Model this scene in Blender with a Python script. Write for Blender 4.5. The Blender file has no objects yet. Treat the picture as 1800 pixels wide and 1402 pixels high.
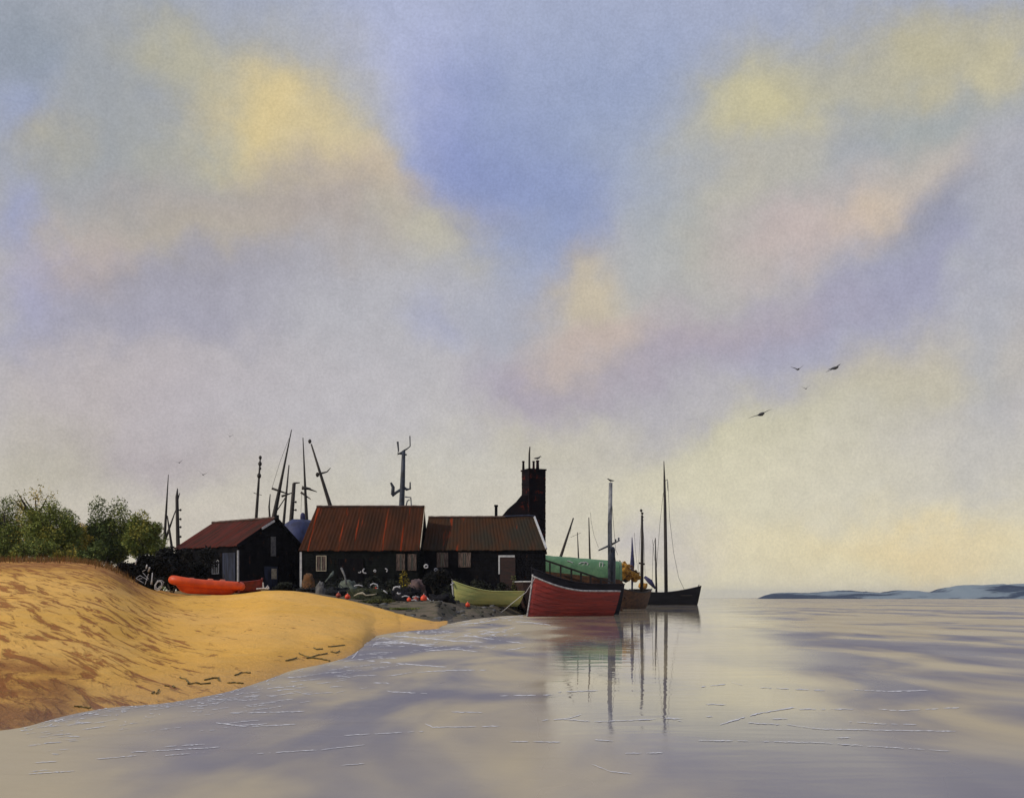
import bpy, bmesh, math, random
import numpy as np
from mathutils import Vector, Matrix, noise as mnoise

R = math.radians
scene = bpy.context.scene
col = scene.collection
EYE, F, CU, CV = 1.2, 2000.0, 900.0, 1050.0       # eye height, focal length and horizon point of the view


def P(u, v, d):
    """World point seen at (u, v) of the picture when it stands d metres away."""
    return Vector(((u - CU) / F * d, d, EYE - (v - CV) / F * d))


def lin(r, g, b):
    f = lambda c: (c / 255 / 12.92) if c / 255 <= .04045 else ((c / 255 + .055) / 1.055) ** 2.4
    return (f(r), f(g), f(b), 1)


# ------------------------------------------------------------------ materials
def nodes_of(m):
    m.use_nodes = True
    nt = m.node_tree
    nt.nodes.clear()
    return nt


class NT:
    def __init__(s, nt):
        s.nt = nt

    def n(s, kind, ins=None, **attrs):
        nd = s.nt.nodes.new(kind)
        for k, v in attrs.items():
            setattr(nd, k, v)
        for k, v in (ins or {}).items():
            s.put(nd.inputs[k], v)
        return nd

    def put(s, sock, v):
        if isinstance(v, bpy.types.NodeSocket):
            s.nt.links.new(v, sock)
        else:
            sock.default_value = v

    def math(s, op, a, b=0.0, c=0.0, clamp=False):
        nd = s.n('ShaderNodeMath', {0: a, 1: b, 2: c}, operation=op)
        nd.use_clamp = clamp
        return nd.outputs[0]

    def mix(s, f, a, b, blend='MIX'):
        nd = s.n('ShaderNodeMix', data_type='RGBA', blend_type=blend)
        s.put(nd.inputs[0], f)
        s.put(nd.inputs[6], a)
        s.put(nd.inputs[7], b)
        return nd.outputs[2]

    def noise(s, vec, scale, detail=4, rough=.55, dist=0.0):
        nd = s.n('ShaderNodeTexNoise', {'Scale': scale, 'Detail': detail, 'Roughness': rough, 'Distortion': dist})
        if vec is not None:
            s.put(nd.inputs['Vector'], vec)
        return nd

    def ramp(s, f, lo, hi, a=0.0, b=1.0):
        nd = s.n('ShaderNodeMapRange', {'Value': f, 'From Min': lo, 'From Max': hi, 'To Min': a, 'To Max': b},
                 interpolation_type='SMOOTHSTEP')
        return nd.outputs[0]

    def scaled(s, vec, sc, rot=(0, 0, 0)):
        nd = s.n('ShaderNodeMapping', {'Scale': sc, 'Rotation': rot})
        s.put(nd.inputs['Vector'], vec)
        return nd.outputs[0]


def surface(name, c1, c2=None, scale=3.0, stretch=(1, 1, 1), rough=.8, bump=.0, bscale=20.0, bstretch=None,
            c3=None, t3=.62, s3=None, metallic=0.0, spec=.4, bdist=.02):
    """Weathered surface: two close tones in a noise, patches of a third, small bumps."""
    m = bpy.data.materials.new(name)
    t = NT(nodes_of(m))
    tc = t.n('ShaderNodeTexCoord').outputs['Object']
    out = t.n('ShaderNodeOutputMaterial')
    b = t.n('ShaderNodeBsdfPrincipled', {'Roughness': rough, 'Metallic': metallic, 'Specular IOR Level': spec})
    vec = t.scaled(tc, stretch)
    n1 = t.noise(vec, scale, 5, .6)
    cc = t.mix(t.ramp(n1.outputs[0], .35, .65), c1, c2 or c1)
    if c3:
        n3 = t.noise(t.scaled(tc, s3 or stretch), scale * 1.7, 6, .65)
        cc = t.mix(t.ramp(n3.outputs[0], t3, t3 + .06), cc, c3)
    t.put(b.inputs['Base Color'], cc)
    if bump:
        nb = t.noise(t.scaled(tc, bstretch or stretch), bscale, 4, .6)
        bp = t.n('ShaderNodeBump', {'Strength': bump, 'Distance': bdist, 'Height': nb.outputs[0]})
        t.put(b.inputs['Normal'], bp.outputs[0])
    t.nt.links.new(b.outputs[0], out.inputs[0])
    return m


def c(r, g, b):
    return (r, g, b, 1)


M = {}
M['tar'] = surface('tarred_boards', c(.0035, .0035, .0052), c(.008, .0075, .009), 2.2, (1, 1, .35), .85, .5, 14,
                   c3=c(.045, .018, .010), t3=.62, spec=.05)
M['tar_green'] = surface('green_black_boards', c(.0045, .005, .006), c(.010, .012, .011), 1.6, (1, 1, .5), .85, .5, 14,
                         c3=c(.028, .014, .008), t3=.6, spec=.05)
M['rust_red'] = surface('rusty_red_roof', c(.098, .018, .012), c(.044, .016, .011), 1.6, (1.6, .22, .22), .8, .3, 9,
                        c3=c(.024, .015, .011), t3=.54, s3=(2.6, .14, .14), spec=.1)
M['rust_brown'] = surface('rusty_brown_roof', c(.058, .020, .009), c(.032, .015, .008), 1.0, (1.0, .3, .3), .85, .3, 9,
                          c3=c(.21, .030, .008), t3=.615, s3=(1.9, .05, .05), spec=.06)
M['dull_roof'] = surface('dull_brown_roof', c(.052, .023, .011), c(.028, .024, .017), .5, (1, .5, .5), .88, .3, 9,
                         c3=c(.19, .030, .008), t3=.635, s3=(1.6, .16, .16), spec=.06)
M['ridge'] = surface('ridge_flashing', c(.09, .05, .04), c(.05, .03, .025), 4, rough=.8)
M['white'] = surface('weathered_white_paint', c(.55, .55, .55), c(.36, .37, .40), 6, rough=.7, bump=.2)
M['offwhite'] = surface('scuffed_white_paint', c(.46, .45, .45), c(.20, .19, .20), 5, (1, 1, 1), rough=.75, bump=.2)
M['pale'] = surface('pale_bleached_wood', c(.45, .40, .30), c(.28, .25, .19), 6, rough=.8, bump=.3)
M['bluegrey'] = surface('blue_grey_boards', c(.020, .028, .060), c(.007, .009, .020), 3, (1, 1, .3), .8, .3, 20)
M['glass'] = surface('dull_window_glass', c(.012, .014, .016), c(.03, .03, .032), 4, rough=.12, spec=.5)
M['curtain'] = surface('faded_curtain', c(.17, .12, .10), c(.04, .025, .022), 6, (3, 3, .5), .9)
M['wood_dark'] = surface('dark_weathered_wood', c(.022, .017, .014), c(.04, .03, .024), 5, (1, 1, .3), .8, .3, 20)
M['wood_brown'] = surface('brown_ship_wood', c(.11, .047, .018), c(.05, .022, .011), 2.2, (1, 1, 2), .75, .3, 14,
                          c3=c(.20, .09, .03), t3=.62)
M['wood_darkbrown'] = surface('dark_brown_paint', c(.040, .016, .012), c(.02, .011, .010), 3, (.6, .6, 2), .7, .3, 14)
M['mast_wood'] = surface('mast_wood', c(.030, .022, .018), c(.014, .012, .012), 3, (1, 1, .2), .7, .2, 20)
M['mast_grey'] = surface('grey_mast_paint', c(.26, .27, .29), c(.07, .075, .085), 2.5, (1, 1, .5), .6, .2, 20)
M['steel_blue'] = surface('blue_grey_steel', c(.035, .045, .07), c(.018, .022, .03), 4, rough=.55)
M['wire'] = surface('rigging_wire', c(.05, .045, .04), c(.03, .03, .03), 5, rough=.6)
M['brick'] = surface('sooty_brick', c(.005, .005, .008), c(.012, .007, .008), 1.2, (1, 1, 1), .9, .6, 10,
                     c3=c(.075, .012, .006), t3=.585, spec=.05)
M['green_tarp'] = surface('green_tarpaulin', c(.115, .235, .125), c(.075, .175, .095), 1.6, (1, 1, 1), .75, .5, 3, bdist=.1)
M['green_pale'] = surface('pale_green_canvas', c(.19, .31, .20), c(.10, .20, .12), 2.6, (1, 1, 1), .75, .5, 3, bdist=.1)
M['red_boat'] = surface('red_boat_paint', c(.27, .026, .018), c(.17, .018, .014), 1.7, (.3, .3, 3), .65, .25, 10,
                        c3=c(.10, .010, .012), t3=.56, s3=(.35, .35, 5))
M['navy'] = surface('navy_black_paint', c(.016, .015, .022), c(.008, .008, .012), 2, (.4, .4, 2), .65, .2, 10, spec=.12)
M['black_hull'] = surface('black_hull_paint', c(.007, .007, .010), c(.013, .012, .015), 1.4, (.3, .3, 2), .6, .2, 8, spec=.12)
M['yellow_boat'] = surface('olive_yellow_paint', c(.52, .50, .17), c(.38, .42, .15), 1.5, (.4, .4, 2), .6, .2, 10,
                           c3=c(.60, .52, .20), t3=.60, s3=(.4, .4, 3))
M['orange'] = surface('orange_rubber', c(.72, .088, .012), c(.55, .060, .011), 2.2, rough=.5, bump=.15, bscale=8)
M['orange_dark'] = surface('dark_orange_red', c(.20, .018, .010), c(.10, .012, .009), 3, rough=.6)
M['orange_pale'] = surface('pale_orange', c(.75, .25, .15), c(.6, .16, .08), 5, rough=.6)
M['buoy'] = surface('orange_buoy_plastic', c(.72, .075, .018), c(.55, .05, .02), 5, rough=.5)
M['buoy_dull'] = surface('faded_buoy_plastic', c(.30, .05, .025), c(.2, .035, .02), 5, rough=.6)
M['rope_white'] = surface('white_rope', c(.55, .55, .57), c(.30, .30, .33), 9, rough=.8)
M['black_net'] = surface('black_netting', c(.008, .008, .011), c(.018, .018, .022), 6, rough=.95, bump=.8, bscale=14, spec=.1, bdist=.05)
M['grey_net'] = surface('grey_netting', c(.022, .024, .028), c(.010, .011, .013), 5, rough=.95, bump=.8, bscale=14, spec=.1, bdist=.05)
M['olive_net'] = surface('olive_netting', c(.05, .055, .03), c(.022, .026, .016), 5, rough=.95, bump=.8, bscale=14, spec=.1, bdist=.05)
M['blue_tarp'] = surface('blue_tarpaulin', c(.030, .040, .115), c(.018, .020, .055), 1.5, rough=.7, bump=.5, bscale=4, bdist=.08)
M['blue_sail'] = surface('blue_sail_cover', c(.035, .035, .115), c(.02, .02, .06), 2.5, rough=.8, bump=.4, bscale=6)
M['yellow_net'] = surface('yellow_netting', c(.48, .24, .03), c(.22, .11, .02), 4, rough=.9, bump=.8, bscale=10, bdist=.05)
M['ochre'] = surface('ochre_canvas', c(.15, .06, .016), c(.06, .032, .012), 2.6, rough=.85, bump=.4, bscale=6)
M['sage'] = surface('sage_green_canvas', c(.13, .15, .12), c(.06, .075, .065), 2.6, rough=.85, bump=.4, bscale=6)
M['mauve'] = surface('mauve_canvas', c(.13, .08, .075), c(.06, .04, .045), 2.6, rough=.85, bump=.4, bscale=6)
M['stone'] = surface('grey_stone', c(.13, .13, .13), c(.07, .07, .075), 4, rough=.9, bump=.4, bscale=10)
M['darkstone'] = surface('dark_stone', c(.05, .046, .035), c(.028, .028, .022), 4, rough=.9, bump=.4, bscale=10)
M['weed'] = surface('olive_seaweed', c(.17, .125, .035), c(.10, .08, .026), 5, rough=.8)
M['gull'] = surface('dark_gull_feathers', c(.035, .037, .045), c(.02, .02, .026), 8, rough=.8)
M['bark'] = surface('grey_brown_bark', c(.045, .036, .024), c(.028, .022, .016), 6, rough=.9, bump=.5)
M['foam_glint'] = surface('white_foam_and_glint', c(.72, .72, .74), c(.55, .55, .60), 12, rough=.6)
LEAVES = {
    'dark': [c(.030, .045, .014), c(.018, .030, .010), c(.050, .062, .018)],
    'mid': [c(.050, .068, .018), c(.034, .050, .014), c(.085, .090, .022)],
    'yellow': [c(.105, .100, .022), c(.060, .072, .020), c(.16, .13, .03)],
    'black': [c(.007, .008, .008), c(.010, .011, .010), c(.016, .014, .012)],
    'light': [c(.070, .095, .030), c(.045, .066, .022), c(.11, .13, .05)],
    'scrub': [c(.010, .012, .010), c(.020, .024, .016), c(.034, .038, .026)],
    'gold': [c(.45, .34, .03), c(.24, .18, .02), c(.09, .08, .02)],
    'tuft': [c(.075, .085, .022), c(.05, .06, .018), c(.12, .11, .03)],
    'rusttuft': [c(.17, .075, .02), c(.11, .06, .018), c(.22, .12, .035)],
}
for k, v in LEAVES.items():
    for i, cc in enumerate(v):
        if k in ('dark', 'mid', 'yellow', 'light'):
            cc = (cc[0] * 3.9, cc[1] * 3.4, cc[2] * 2.6, 1)
        M[f'leaf_{k}_{i}'] = surface(f'{k}_leaves_{"abc"[i]}', cc, tuple(x * .75 for x in cc[:3]) + (1,), 1.5, rough=.75, spec=.2)


# ------------------------------------------------------------------ mesh builder
class MB:
    def __init__(s):
        s.v, s.f, s.mi = [], [], []

    def add(s, verts, faces, mi=0, mat=None):
        o = len(s.v)
        s.v += [tuple(mat @ Vector(q)) if mat else tuple(q) for q in verts]
        s.f += [tuple(i + o for i in f) for f in faces]
        s.mi += [mi] * len(faces)
        return s

    def box(s, a, b, mi=0, mat=None):
        (x0, y0, z0), (x1, y1, z1) = a, b
        return s.add([(x0, y0, z0), (x1, y0, z0), (x1, y1, z0), (x0, y1, z0), (x0, y0, z1), (x1, y0, z1), (x1, y1, z1), (x0, y1, z1)],
                     [(3, 2, 1, 0), (4, 5, 6, 7), (0, 1, 5, 4), (1, 2, 6, 5), (2, 3, 7, 6), (3, 0, 4, 7)], mi, mat)

    def tube(s, pts, r, n=7, mi=0, caps=True):
        pts = [Vector(p) for p in pts]
        rr = r if isinstance(r, (list, tuple)) else [r] * len(pts)
        vs, fs = [], []
        ref = None
        for i, p in enumerate(pts):
            d = (pts[min(i + 1, len(pts) - 1)] - pts[max(i - 1, 0)])
            d = d.normalized() if d.length > 1e-9 else Vector((0, 0, 1))
            if ref is None:
                ref = Vector((1, 0, 0)) if abs(d.x) < .8 else Vector((0, 1, 0))
            a = (ref - d * ref.dot(d)).normalized()
            ref = a
            b = d.cross(a)
            for k in range(n):
                t = 2 * math.pi * k / n
                vs.append(p + (a * math.cos(t) + b * math.sin(t)) * rr[i])
        for i in range(len(pts) - 1):
            for k in range(n):
                k2 = (k + 1) % n
                fs.append((i * n + k, i * n + k2, (i + 1) * n + k2, (i + 1) * n + k))
        if caps:
            fs.append(tuple(reversed(range(n))))
            fs.append(tuple((len(pts) - 1) * n + k for k in range(n)))
        return s.add(vs, fs, mi)

    def beam(s, p, q, w, h, mi=0, up=(0, 0, 1)):
        p, q, up = Vector(p), Vector(q), Vector(up)
        d = (q - p).normalized()
        if abs(d.dot(up)) > .98:
            up = Vector((0, 1, 0))
        a = d.cross(up).normalized()
        b = a.cross(d)
        vs = [base + a * (w / 2 * i) + b * (h / 2 * j) for base in (p, q) for i, j in ((-1, -1), (1, -1), (1, 1), (-1, 1))]
        return s.add(vs, [(0, 1, 2, 3), (7, 6, 5, 4), (0, 4, 5, 1), (1, 5, 6, 2), (2, 6, 7, 3), (3, 7, 4, 0)], mi)

    def prism(s, poly, axis, t0, t1, mi=0, mat=None):
        """polygon in a plane, pulled along x, y or z from t0 to t1"""
        put = {'x': lambda a, b, t: (t, a, b), 'y': lambda a, b, t: (a, t, b), 'z': lambda a, b, t: (a, b, t)}[axis]
        n = len(poly)
        vs = [put(a, b, t0) for a, b in poly] + [put(a, b, t1) for a, b in poly]
        fs = [tuple(range(n)), tuple(reversed(range(n, 2 * n)))] + [(i, i + n, (i + 1) % n + n, (i + 1) % n) for i in range(n)]
        return s.add(vs, fs, mi, mat)

    def grid(s, rows, mi=0, closed=False):
        n = len(rows[0])
        vs = [p for r in rows for p in r]
        fs = []
        for i in range(len(rows) - 1):
            for k in range(n if closed else n - 1):
                k2 = (k + 1) % n
                fs.append((i * n + k, i * n + k2, (i + 1) * n + k2, (i + 1) * n + k))
        return s.add(vs, fs, mi)

    def blob(s, cen, rad, seed=0, rough=.25, nu=16, nv=10, mi=0, flat=None, freq=1.2, boxy=False):
        """lumpy closed heap"""
        cen = Vector(cen)
        rows = []
        for j in range(nv + 1):
            ph = math.pi * j / nv
            row = []
            for i in range(nu):
                th = 2 * math.pi * i / nu
                d = Vector((math.sin(ph) * math.cos(th), math.sin(ph) * math.sin(th), math.cos(ph)))
                k = 1 + rough * (mnoise.noise(d * freq + Vector((seed * 7.3, seed * 1.7, 0))) + .5 * mnoise.noise(d * freq * 2.7 + Vector((seed, 0, 9))))
                if boxy:
                    rr_ = math.sin(ph) ** .6 / max(.05, math.sin(ph))
                    p = Vector((d.x * rr_ * rad[0], d.y * rr_ * rad[1], abs(d.z) ** .75 * (1 if d.z > 0 else -1) * rad[2])) * k
                else:
                    p = Vector((d.x * rad[0], d.y * rad[1], d.z * rad[2])) * k
                if flat is not None:
                    p.z = max(p.z, flat)
                row.append(cen + p)
            rows.append(row)
        return s.grid(rows, mi, True)

    def leaves(s, cen, rad, n, size, rng, clumps=9, shell=.55, mis=(0, 1, 2), weights=(5, 4, 2)):
        """small leaf-clump faces scattered through uneven clumps of a crown"""
        cen = Vector(cen)
        cl = []
        for _ in range(clumps):
            while True:
                q = Vector((rng.uniform(-1, 1), rng.uniform(-1, 1), rng.uniform(-1, 1)))
                if q.length < 1:
                    break
            q = q.normalized() * (q.length ** .6) * .78
            cl.append((Vector((q.x * rad[0], q.y * rad[1], q.z * rad[2])), rng.uniform(.26, .50), rng.choices(mis, weights)[0]))
        for _ in range(n):
            q, k, mi = rng.choice(cl)
            d = Vector((rng.gauss(0, 1), rng.gauss(0, 1), rng.gauss(0, 1))).normalized() * (rng.random() ** (1 - shell)) * k
            p = cen + q + Vector((d.x * rad[0], d.y * rad[1], d.z * rad[2]))
            a = Vector((rng.gauss(0, 1), rng.gauss(0, 1), rng.gauss(0, .8))).normalized()
            b = a.cross(Vector((rng.gauss(0, 1), rng.gauss(0, 1), rng.gauss(0, 1)))).normalized()
            sz = size * rng.uniform(.5, 1.35)
            if rng.random() < .3:
                mi = rng.choices(mis, weights)[0]
            s.add([p - a * sz, p - b * sz * .45, p + a * sz, p + b * sz * .45], [(0, 1, 2, 3)], mi)
        return s

    def build(s, name, mats, parent=None, origin=(0, 0, 0), smooth=False):
        o3 = Vector(origin)
        me = bpy.data.meshes.new(name)
        me.from_pydata([tuple(Vector(q) - o3) for q in s.v], [], s.f)
        for m in (mats if isinstance(mats, (list, tuple)) else [mats]):
            me.materials.append(M[m] if isinstance(m, str) else m)
        me.polygons.foreach_set('material_index', s.mi)
        if smooth:
            me.polygons.foreach_set('use_smooth', [True] * len(me.polygons))
        me.update()
        bm = bmesh.new()
        bm.from_mesh(me)
        if smooth != 'leaf' and len(s.f) < 20000:
            bmesh.ops.recalc_face_normals(bm, faces=bm.faces)
        bm.to_mesh(me)
        bm.free()
        ob = bpy.data.objects.new(name, me)
        col.objects.link(ob)
        if parent is not None:
            ob.parent = parent
        else:
            ob.location = o3
        return ob


def tag(o, label=None, cat=None, group=None, kind=None):
    for k, v in (('label', label), ('category', cat), ('group', group), ('kind', kind)):
        if v:
            o[k] = v
    return o


def thing(name, label, cat, loc=(0, 0, 0), rz=0.0, group=None):
    o = bpy.data.objects.new(name, None)
    o.empty_display_size = .3
    col.objects.link(o)
    o.location = loc
    o.rotation_euler = (0, 0, rz)
    return tag(o, label, cat, group)


def copy_tree(o, parent=None):
    n = o.copy()
    col.objects.link(n)
    if parent is not None:
        n.parent = parent
    for ch in list(o.children):
        copy_tree(ch, n)
    return n


# ------------------------------------------------------------------ camera, light, sky
cam = bpy.data.cameras.new('camera')
cam.lens, cam.sensor_width, cam.sensor_fit = 36 * F / 1800, 36, 'HORIZONTAL'
cam.shift_y = (CV - 701) / 1800
cam.clip_start, cam.clip_end = .1, 30000
co = bpy.data.objects.new('camera', cam)
co.location, co.rotation_euler = (0, 0, EYE), (R(90), 0, 0)
col.objects.link(co)
scene.camera = co
scene.view_settings.view_transform = 'Standard'
scene.view_settings.look = 'None'
scene.view_settings.exposure = 0.0
scene.view_settings.gamma = 1.0

SUN_AZ, SUN_EL = R(-112), R(34)            # azimuth from +Y towards +X: the sun stands to the left, a little behind
sl = bpy.data.lights.new('sun', 'SUN')
sl.energy, sl.angle, sl.color = 2.6, R(1.2), (1.0, .90, .74)
so = bpy.data.objects.new('sun', sl)
sd = Vector((math.sin(SUN_AZ) * math.cos(SUN_EL), math.cos(SUN_AZ) * math.cos(SUN_EL), math.sin(SUN_EL)))
so.rotation_euler = sd.to_track_quat('Z', 'Y').to_euler()
so.location = (-20, -10, 30)
col.objects.link(so)

world = bpy.data.worlds.new('World')
scene.world = world
world.use_nodes = True
world.node_tree.nodes.clear()
t = NT(world.node_tree)
sky = t.n('ShaderNodeTexSky', sky_type='NISHITA', sun_disc=False)
sky.sun_elevation, sky.sun_rotation = SUN_EL, SUN_AZ
sky.air_density, sky.dust_density = 1.0, 2.0
direc = t.n('ShaderNodeTexCoord').outputs['Generated']
sep = t.n('ShaderNodeSeparateXYZ', {0: direc})
az = t.math('ARCTAN2', sep.outputs[0], sep.outputs[1])
el = t.math('ARCSINE', sep.outputs[2])
ae = t.n('ShaderNodeCombineXYZ', {0: az, 1: el, 2: 0.0}).outputs[0]


def vm(op, a, b):
    return t.n('ShaderNodeVectorMath', {0: a, 1: b}, operation=op).outputs[0]


w1 = vm('MULTIPLY', vm('SUBTRACT', t.noise(direc, 7, 3, .55).outputs['Color'], (.5, .5, .5)), (.13, .10, 0))
w2 = vm('MULTIPLY', vm('SUBTRACT', t.noise(direc, 26, 4, .6).outputs['Color'], (.5, .5, .5)), (.05, .045, 0))
aw = vm('ADD', vm('ADD', ae, w1), w2)
elw = t.n('ShaderNodeSeparateXYZ', {0: aw}).outputs[1]
cr = t.n('ShaderNodeValToRGB')
t.put(cr.inputs[0], t.math('MULTIPLY', elw, 1 / .60))
stops = [(1050, (218, 206, 164)), (960, (210, 200, 168)), (860, (196, 189, 172)), (720, (178, 173, 175)), (450, (165, 163, 172)),
         (150, (152, 159, 178)), (-60, (146, 156, 186))]
els = cr.color_ramp.elements
while len(els) < len(stops):
    els.new(.5)
for e, (v, rgb) in zip(els, stops):
    e.position = max(0, min(1, math.atan((1050 - v) / 2000) / .60))
    e.color = lin(*rgb)
cur = cr.outputs[0]
CLOUDS = [  # place, size and tilt of each cloud patch, its colour and cover
    (850, 140, 480, 210, 0, (152, 163, 198), .95), (700, 150, 200, 110, 0, (163, 170, 207), .7),
    (900, 290, 200, 140, 20, (100, 118, 186), .95), (1060, 200, 210, 170, 0, (128, 145, 184), .8),
    (910, 430, 130, 150, 0, (124, 141, 184), .85), (890, 540, 75, 120, 0, (140, 152, 186), .6),
    (250, 160, 280, 190, 0, (151, 155, 156), .8), (50, 190, 55, 75, 0, (132, 147, 192), .8), (55, 80, 70, 60, 0, (132, 143, 158), .8),
    (305, 185, 60, 45, 0, (130, 145, 178), .75), (310, 100, 90, 45, 0, (176, 170, 138), .65), (100, 245, 60, 45, 0, (180, 168, 128), .75),
    (200, 300, 180, 100, 0, (150, 155, 158), .6), (50, 375, 50, 55, 0, (136, 145, 192), .7),
    (470, 230, 175, 145, 0, (186, 176, 132), .85), (462, 222, 90, 90, 0, (214, 187, 108), .85), (560, 285, 120, 65, 20, (202, 182, 126), .85),
    (640, 320, 95, 48, 0, (194, 174, 142), .75), (500, 385, 290, 75, 0, (165, 151, 145), .8), (300, 425, 220, 60, -8, (174, 162, 142), .7),
    (150, 485, 100, 65, 0, (182, 162, 152), .7), (65, 520, 55, 80, 0, (152, 153, 192), .75), (320, 500, 230, 48, -8, (147, 144, 160), .8),
    (250, 570, 230, 50, -10, (144, 143, 166), .75), (420, 545, 190, 55, 0, (160, 156, 170), .5), (740, 425, 105, 60, 25, (188, 181, 146), .75),
    (650, 445, 90, 50, 0, (172, 163, 152), .6), (700, 560, 230, 110, 0, (172, 171, 178), .8), (770, 590, 60, 40, 20, (148, 153, 187), .6),
    (140, 690, 150, 80, 0, (182, 169, 164), .6), (380, 690, 260, 90, 0, (176, 166, 172), .8), (280, 800, 260, 60, 0, (166, 154, 160), .75),
    (1330, 175, 140, 85, 0, (186, 178, 132), .85), (1345, 180, 80, 50, 0, (208, 193, 118), .8), (1230, 245, 90, 50, -20, (184, 177, 146), .75),
    (1500, 150, 210, 90, 0, (172, 168, 145), .7), (1620, 85, 130, 55, 0, (186, 175, 126), .75), (1735, 130, 50, 60, 0, (194, 181, 122), .75),
    (1600, 225, 150, 55, 0, (152, 161, 160), .7), (1450, 275, 80, 65, 0, (146, 156, 180), .7), (1300, 330, 180, 65, -15, (182, 175, 150), .75),
    (1150, 360, 110, 150, 0, (154, 163, 179), .7), (1560, 330, 140, 65, -15, (192, 176, 155), .75), (1530, 375, 60, 38, 0, (202, 178, 138), .65),
    (1400, 430, 170, 75, -10, (190, 169, 160), .75), (1230, 470, 110, 110, 0, (174, 173, 155), .6), (1655, 405, 95, 65, -30, (137, 139, 160), .85),
    (1620, 500, 160, 60, -22, (142, 146, 178), .8), (1400, 590, 270, 50, -18, (150, 146, 172), .85), (1200, 620, 220, 50, -10, (172, 157, 164), .7),
    (1450, 645, 130, 42, -15, (144, 147, 185), .8), (1050, 685, 270, 48, -10, (160, 150, 166), .75), (900, 680, 110, 45, 0, (156, 143, 163), .7),
    (1030, 560, 115, 105, 0, (186, 171, 150), .75), (1018, 520, 70, 65, 0, (196, 179, 138), .6), (1030, 615, 115, 40, -10, (186, 163, 152), .65),
    (1120, 500, 70, 70, 0, (170, 174, 176), .6), (1600, 665, 210, 70, -10, (186, 176, 146), .75), (1740, 560, 45, 300, 0, (166, 168, 178), .6),
    (1350, 770, 290, 55, -12, (190, 184, 146), .75), (1600, 800, 210, 90, 0, (188, 182, 172), .6), (1150, 740, 210, 48, -8, (170, 166, 172), .6),
    (960, 775, 140, 55, 0, (190, 182, 152), .65), (1030, 870, 140, 100, 0, (190, 182, 164), .6), (1300, 860, 300, 80, -8, (208, 199, 160), .7),
    (1150, 965, 110, 60, -10, (176, 170, 180), .75), (1600, 965, 320, 65, 0, (216, 199, 144), .8), (1640, 950, 140, 36, 0, (222, 193, 124), .5),
    (600, 850, 210, 75, 0, (188, 181, 164), .65), (750, 800, 150, 100, 0, (190, 186, 172), .5), (70, 850, 100, 120, 0, (176, 168, 146), .7),
          (420, 930, 420, 70, 0, (188, 178, 166), .8), (820, 920, 240, 80, 0, (194, 186, 168), .7), (640, 700, 260, 90, 0, (182, 178, 182), .7),
          (-150, 980, 320, 120, 0, (184, 174, 160), .7)]
for u, v, ru, rv, rot, rgb, op in CLOUDS:
    a0 = math.atan((u - 900) / F)
    e0 = math.atan((1050 - v) / math.hypot(F, u - 900))
    mp = t.n('ShaderNodeMapping', {'Vector': aw, 'Location': (a0, e0, 0), 'Rotation': (0, 0, R(-rot)),
                                   'Scale': (ru / F * 1.25, rv / F * 1.25, 1)}, vector_type='TEXTURE')
    ln = t.n('ShaderNodeVectorMath', {0: mp.outputs[0]}, operation='LENGTH').outputs['Value']
    cur = t.mix(t.ramp(ln, 1.28, .02, 0, op), cur, lin(*rgb))
# clouds over the rest of the sky, then fine mottling
hs = t.n('ShaderNodeHueSaturation', {'Saturation': .79, 'Value': 1.11, 'Color': cur})
cur = hs.outputs[0]
grain = t.noise(direc, 500, 2, .8)
gfac = t.ramp(grain.outputs[0], .2, .8, .915, 1.085)
mott = t.noise(direc, 60, 4, .6)
gfac = t.math('MULTIPLY', gfac, t.ramp(mott.outputs[0], .2, .8, .95, 1.05))
cur = t.n('ShaderNodeVectorMath', {0: cur}, operation='SCALE')
t.put(cur.inputs['Scale'], t.math('MULTIPLY', gfac, 10.0))
final = t.mix(.965, sky.outputs[0], cur.outputs[0])
bg = t.n('ShaderNodeBackground', {'Color': final, 'Strength': .1})
wo = t.n('ShaderNodeOutputWorld', {0: bg.outputs[0]})
world.cycles.sampling_method = 'MANUAL'
world.cycles.sample_map_resolution = 512

# ------------------------------------------------------------------ ground: a sand spit with a hard behind it
# each row: picture column, shore distance, crest row and distance, ground height behind
SPIT = [(-700, 7.0, 982, 45, 3.0), (45, 10.5, 988, 55, 2.9), (130, 11.8, 988, 58, 2.8), (195, 12.5, 995, 60, 2.5), (215, 12.6, 1012, 61, 2.1),
        (250, 12.7, 1031, 62, 1.8), (290, 12.9, 1044, 64, 1.6), (330, 13.4, 1047, 65, 1.6), (400, 14.4, 1048, 66, 1.6), (440, 15.6, 1042, 66, 1.65),
        (480, 16.9, 1036, 66, 1.7), (510, 18.9, 1038, 66, 1.6), (560, 20.2, 1044, 66, 1.5), (600, 21.5, 1050, 65, 1.25), (622, 24, 1056, 63, 1.15), (640, 28, 1061, 62, 1.1),
        (660, 35.5, 1067, 60, 1.05), (700, 40, 1078, 58, 1.0), (770, 43.6, 1094, 54, .95), (790, 52, 1090, 60, .9), (830, 63, 1071, 70, .85),
        (875, 73, 1063, 78, .85), (915, 79, 1060, 86, .9), (940, 87, 1058, 94, .9), (958, 90, 1056, 97, .8), (966, 93, 1056, 100, .75),
        (972, 150, 1054, 158, .5), (1010, 175, 1053, 182, .4), (1040, 240, 1053, 250, .3), (1070, 400, 1053, 420, .2), (1400, 420, 1053, 440, .2)]
_sp = np.array(SPIT, float)
_ug = np.arange(-720, 1404, 3.0)
_cols = [np.interp(_ug, _sp[:, 0], _sp[:, i]) for i in (1, 2, 3, 4)]
_k = np.exp(-.5 * (np.arange(-30, 31) * 3 / 22.0) ** 2); _k /= _k.sum()
_w = 1 - np.clip((_ug - 590) / 40, 0, 1)
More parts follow.
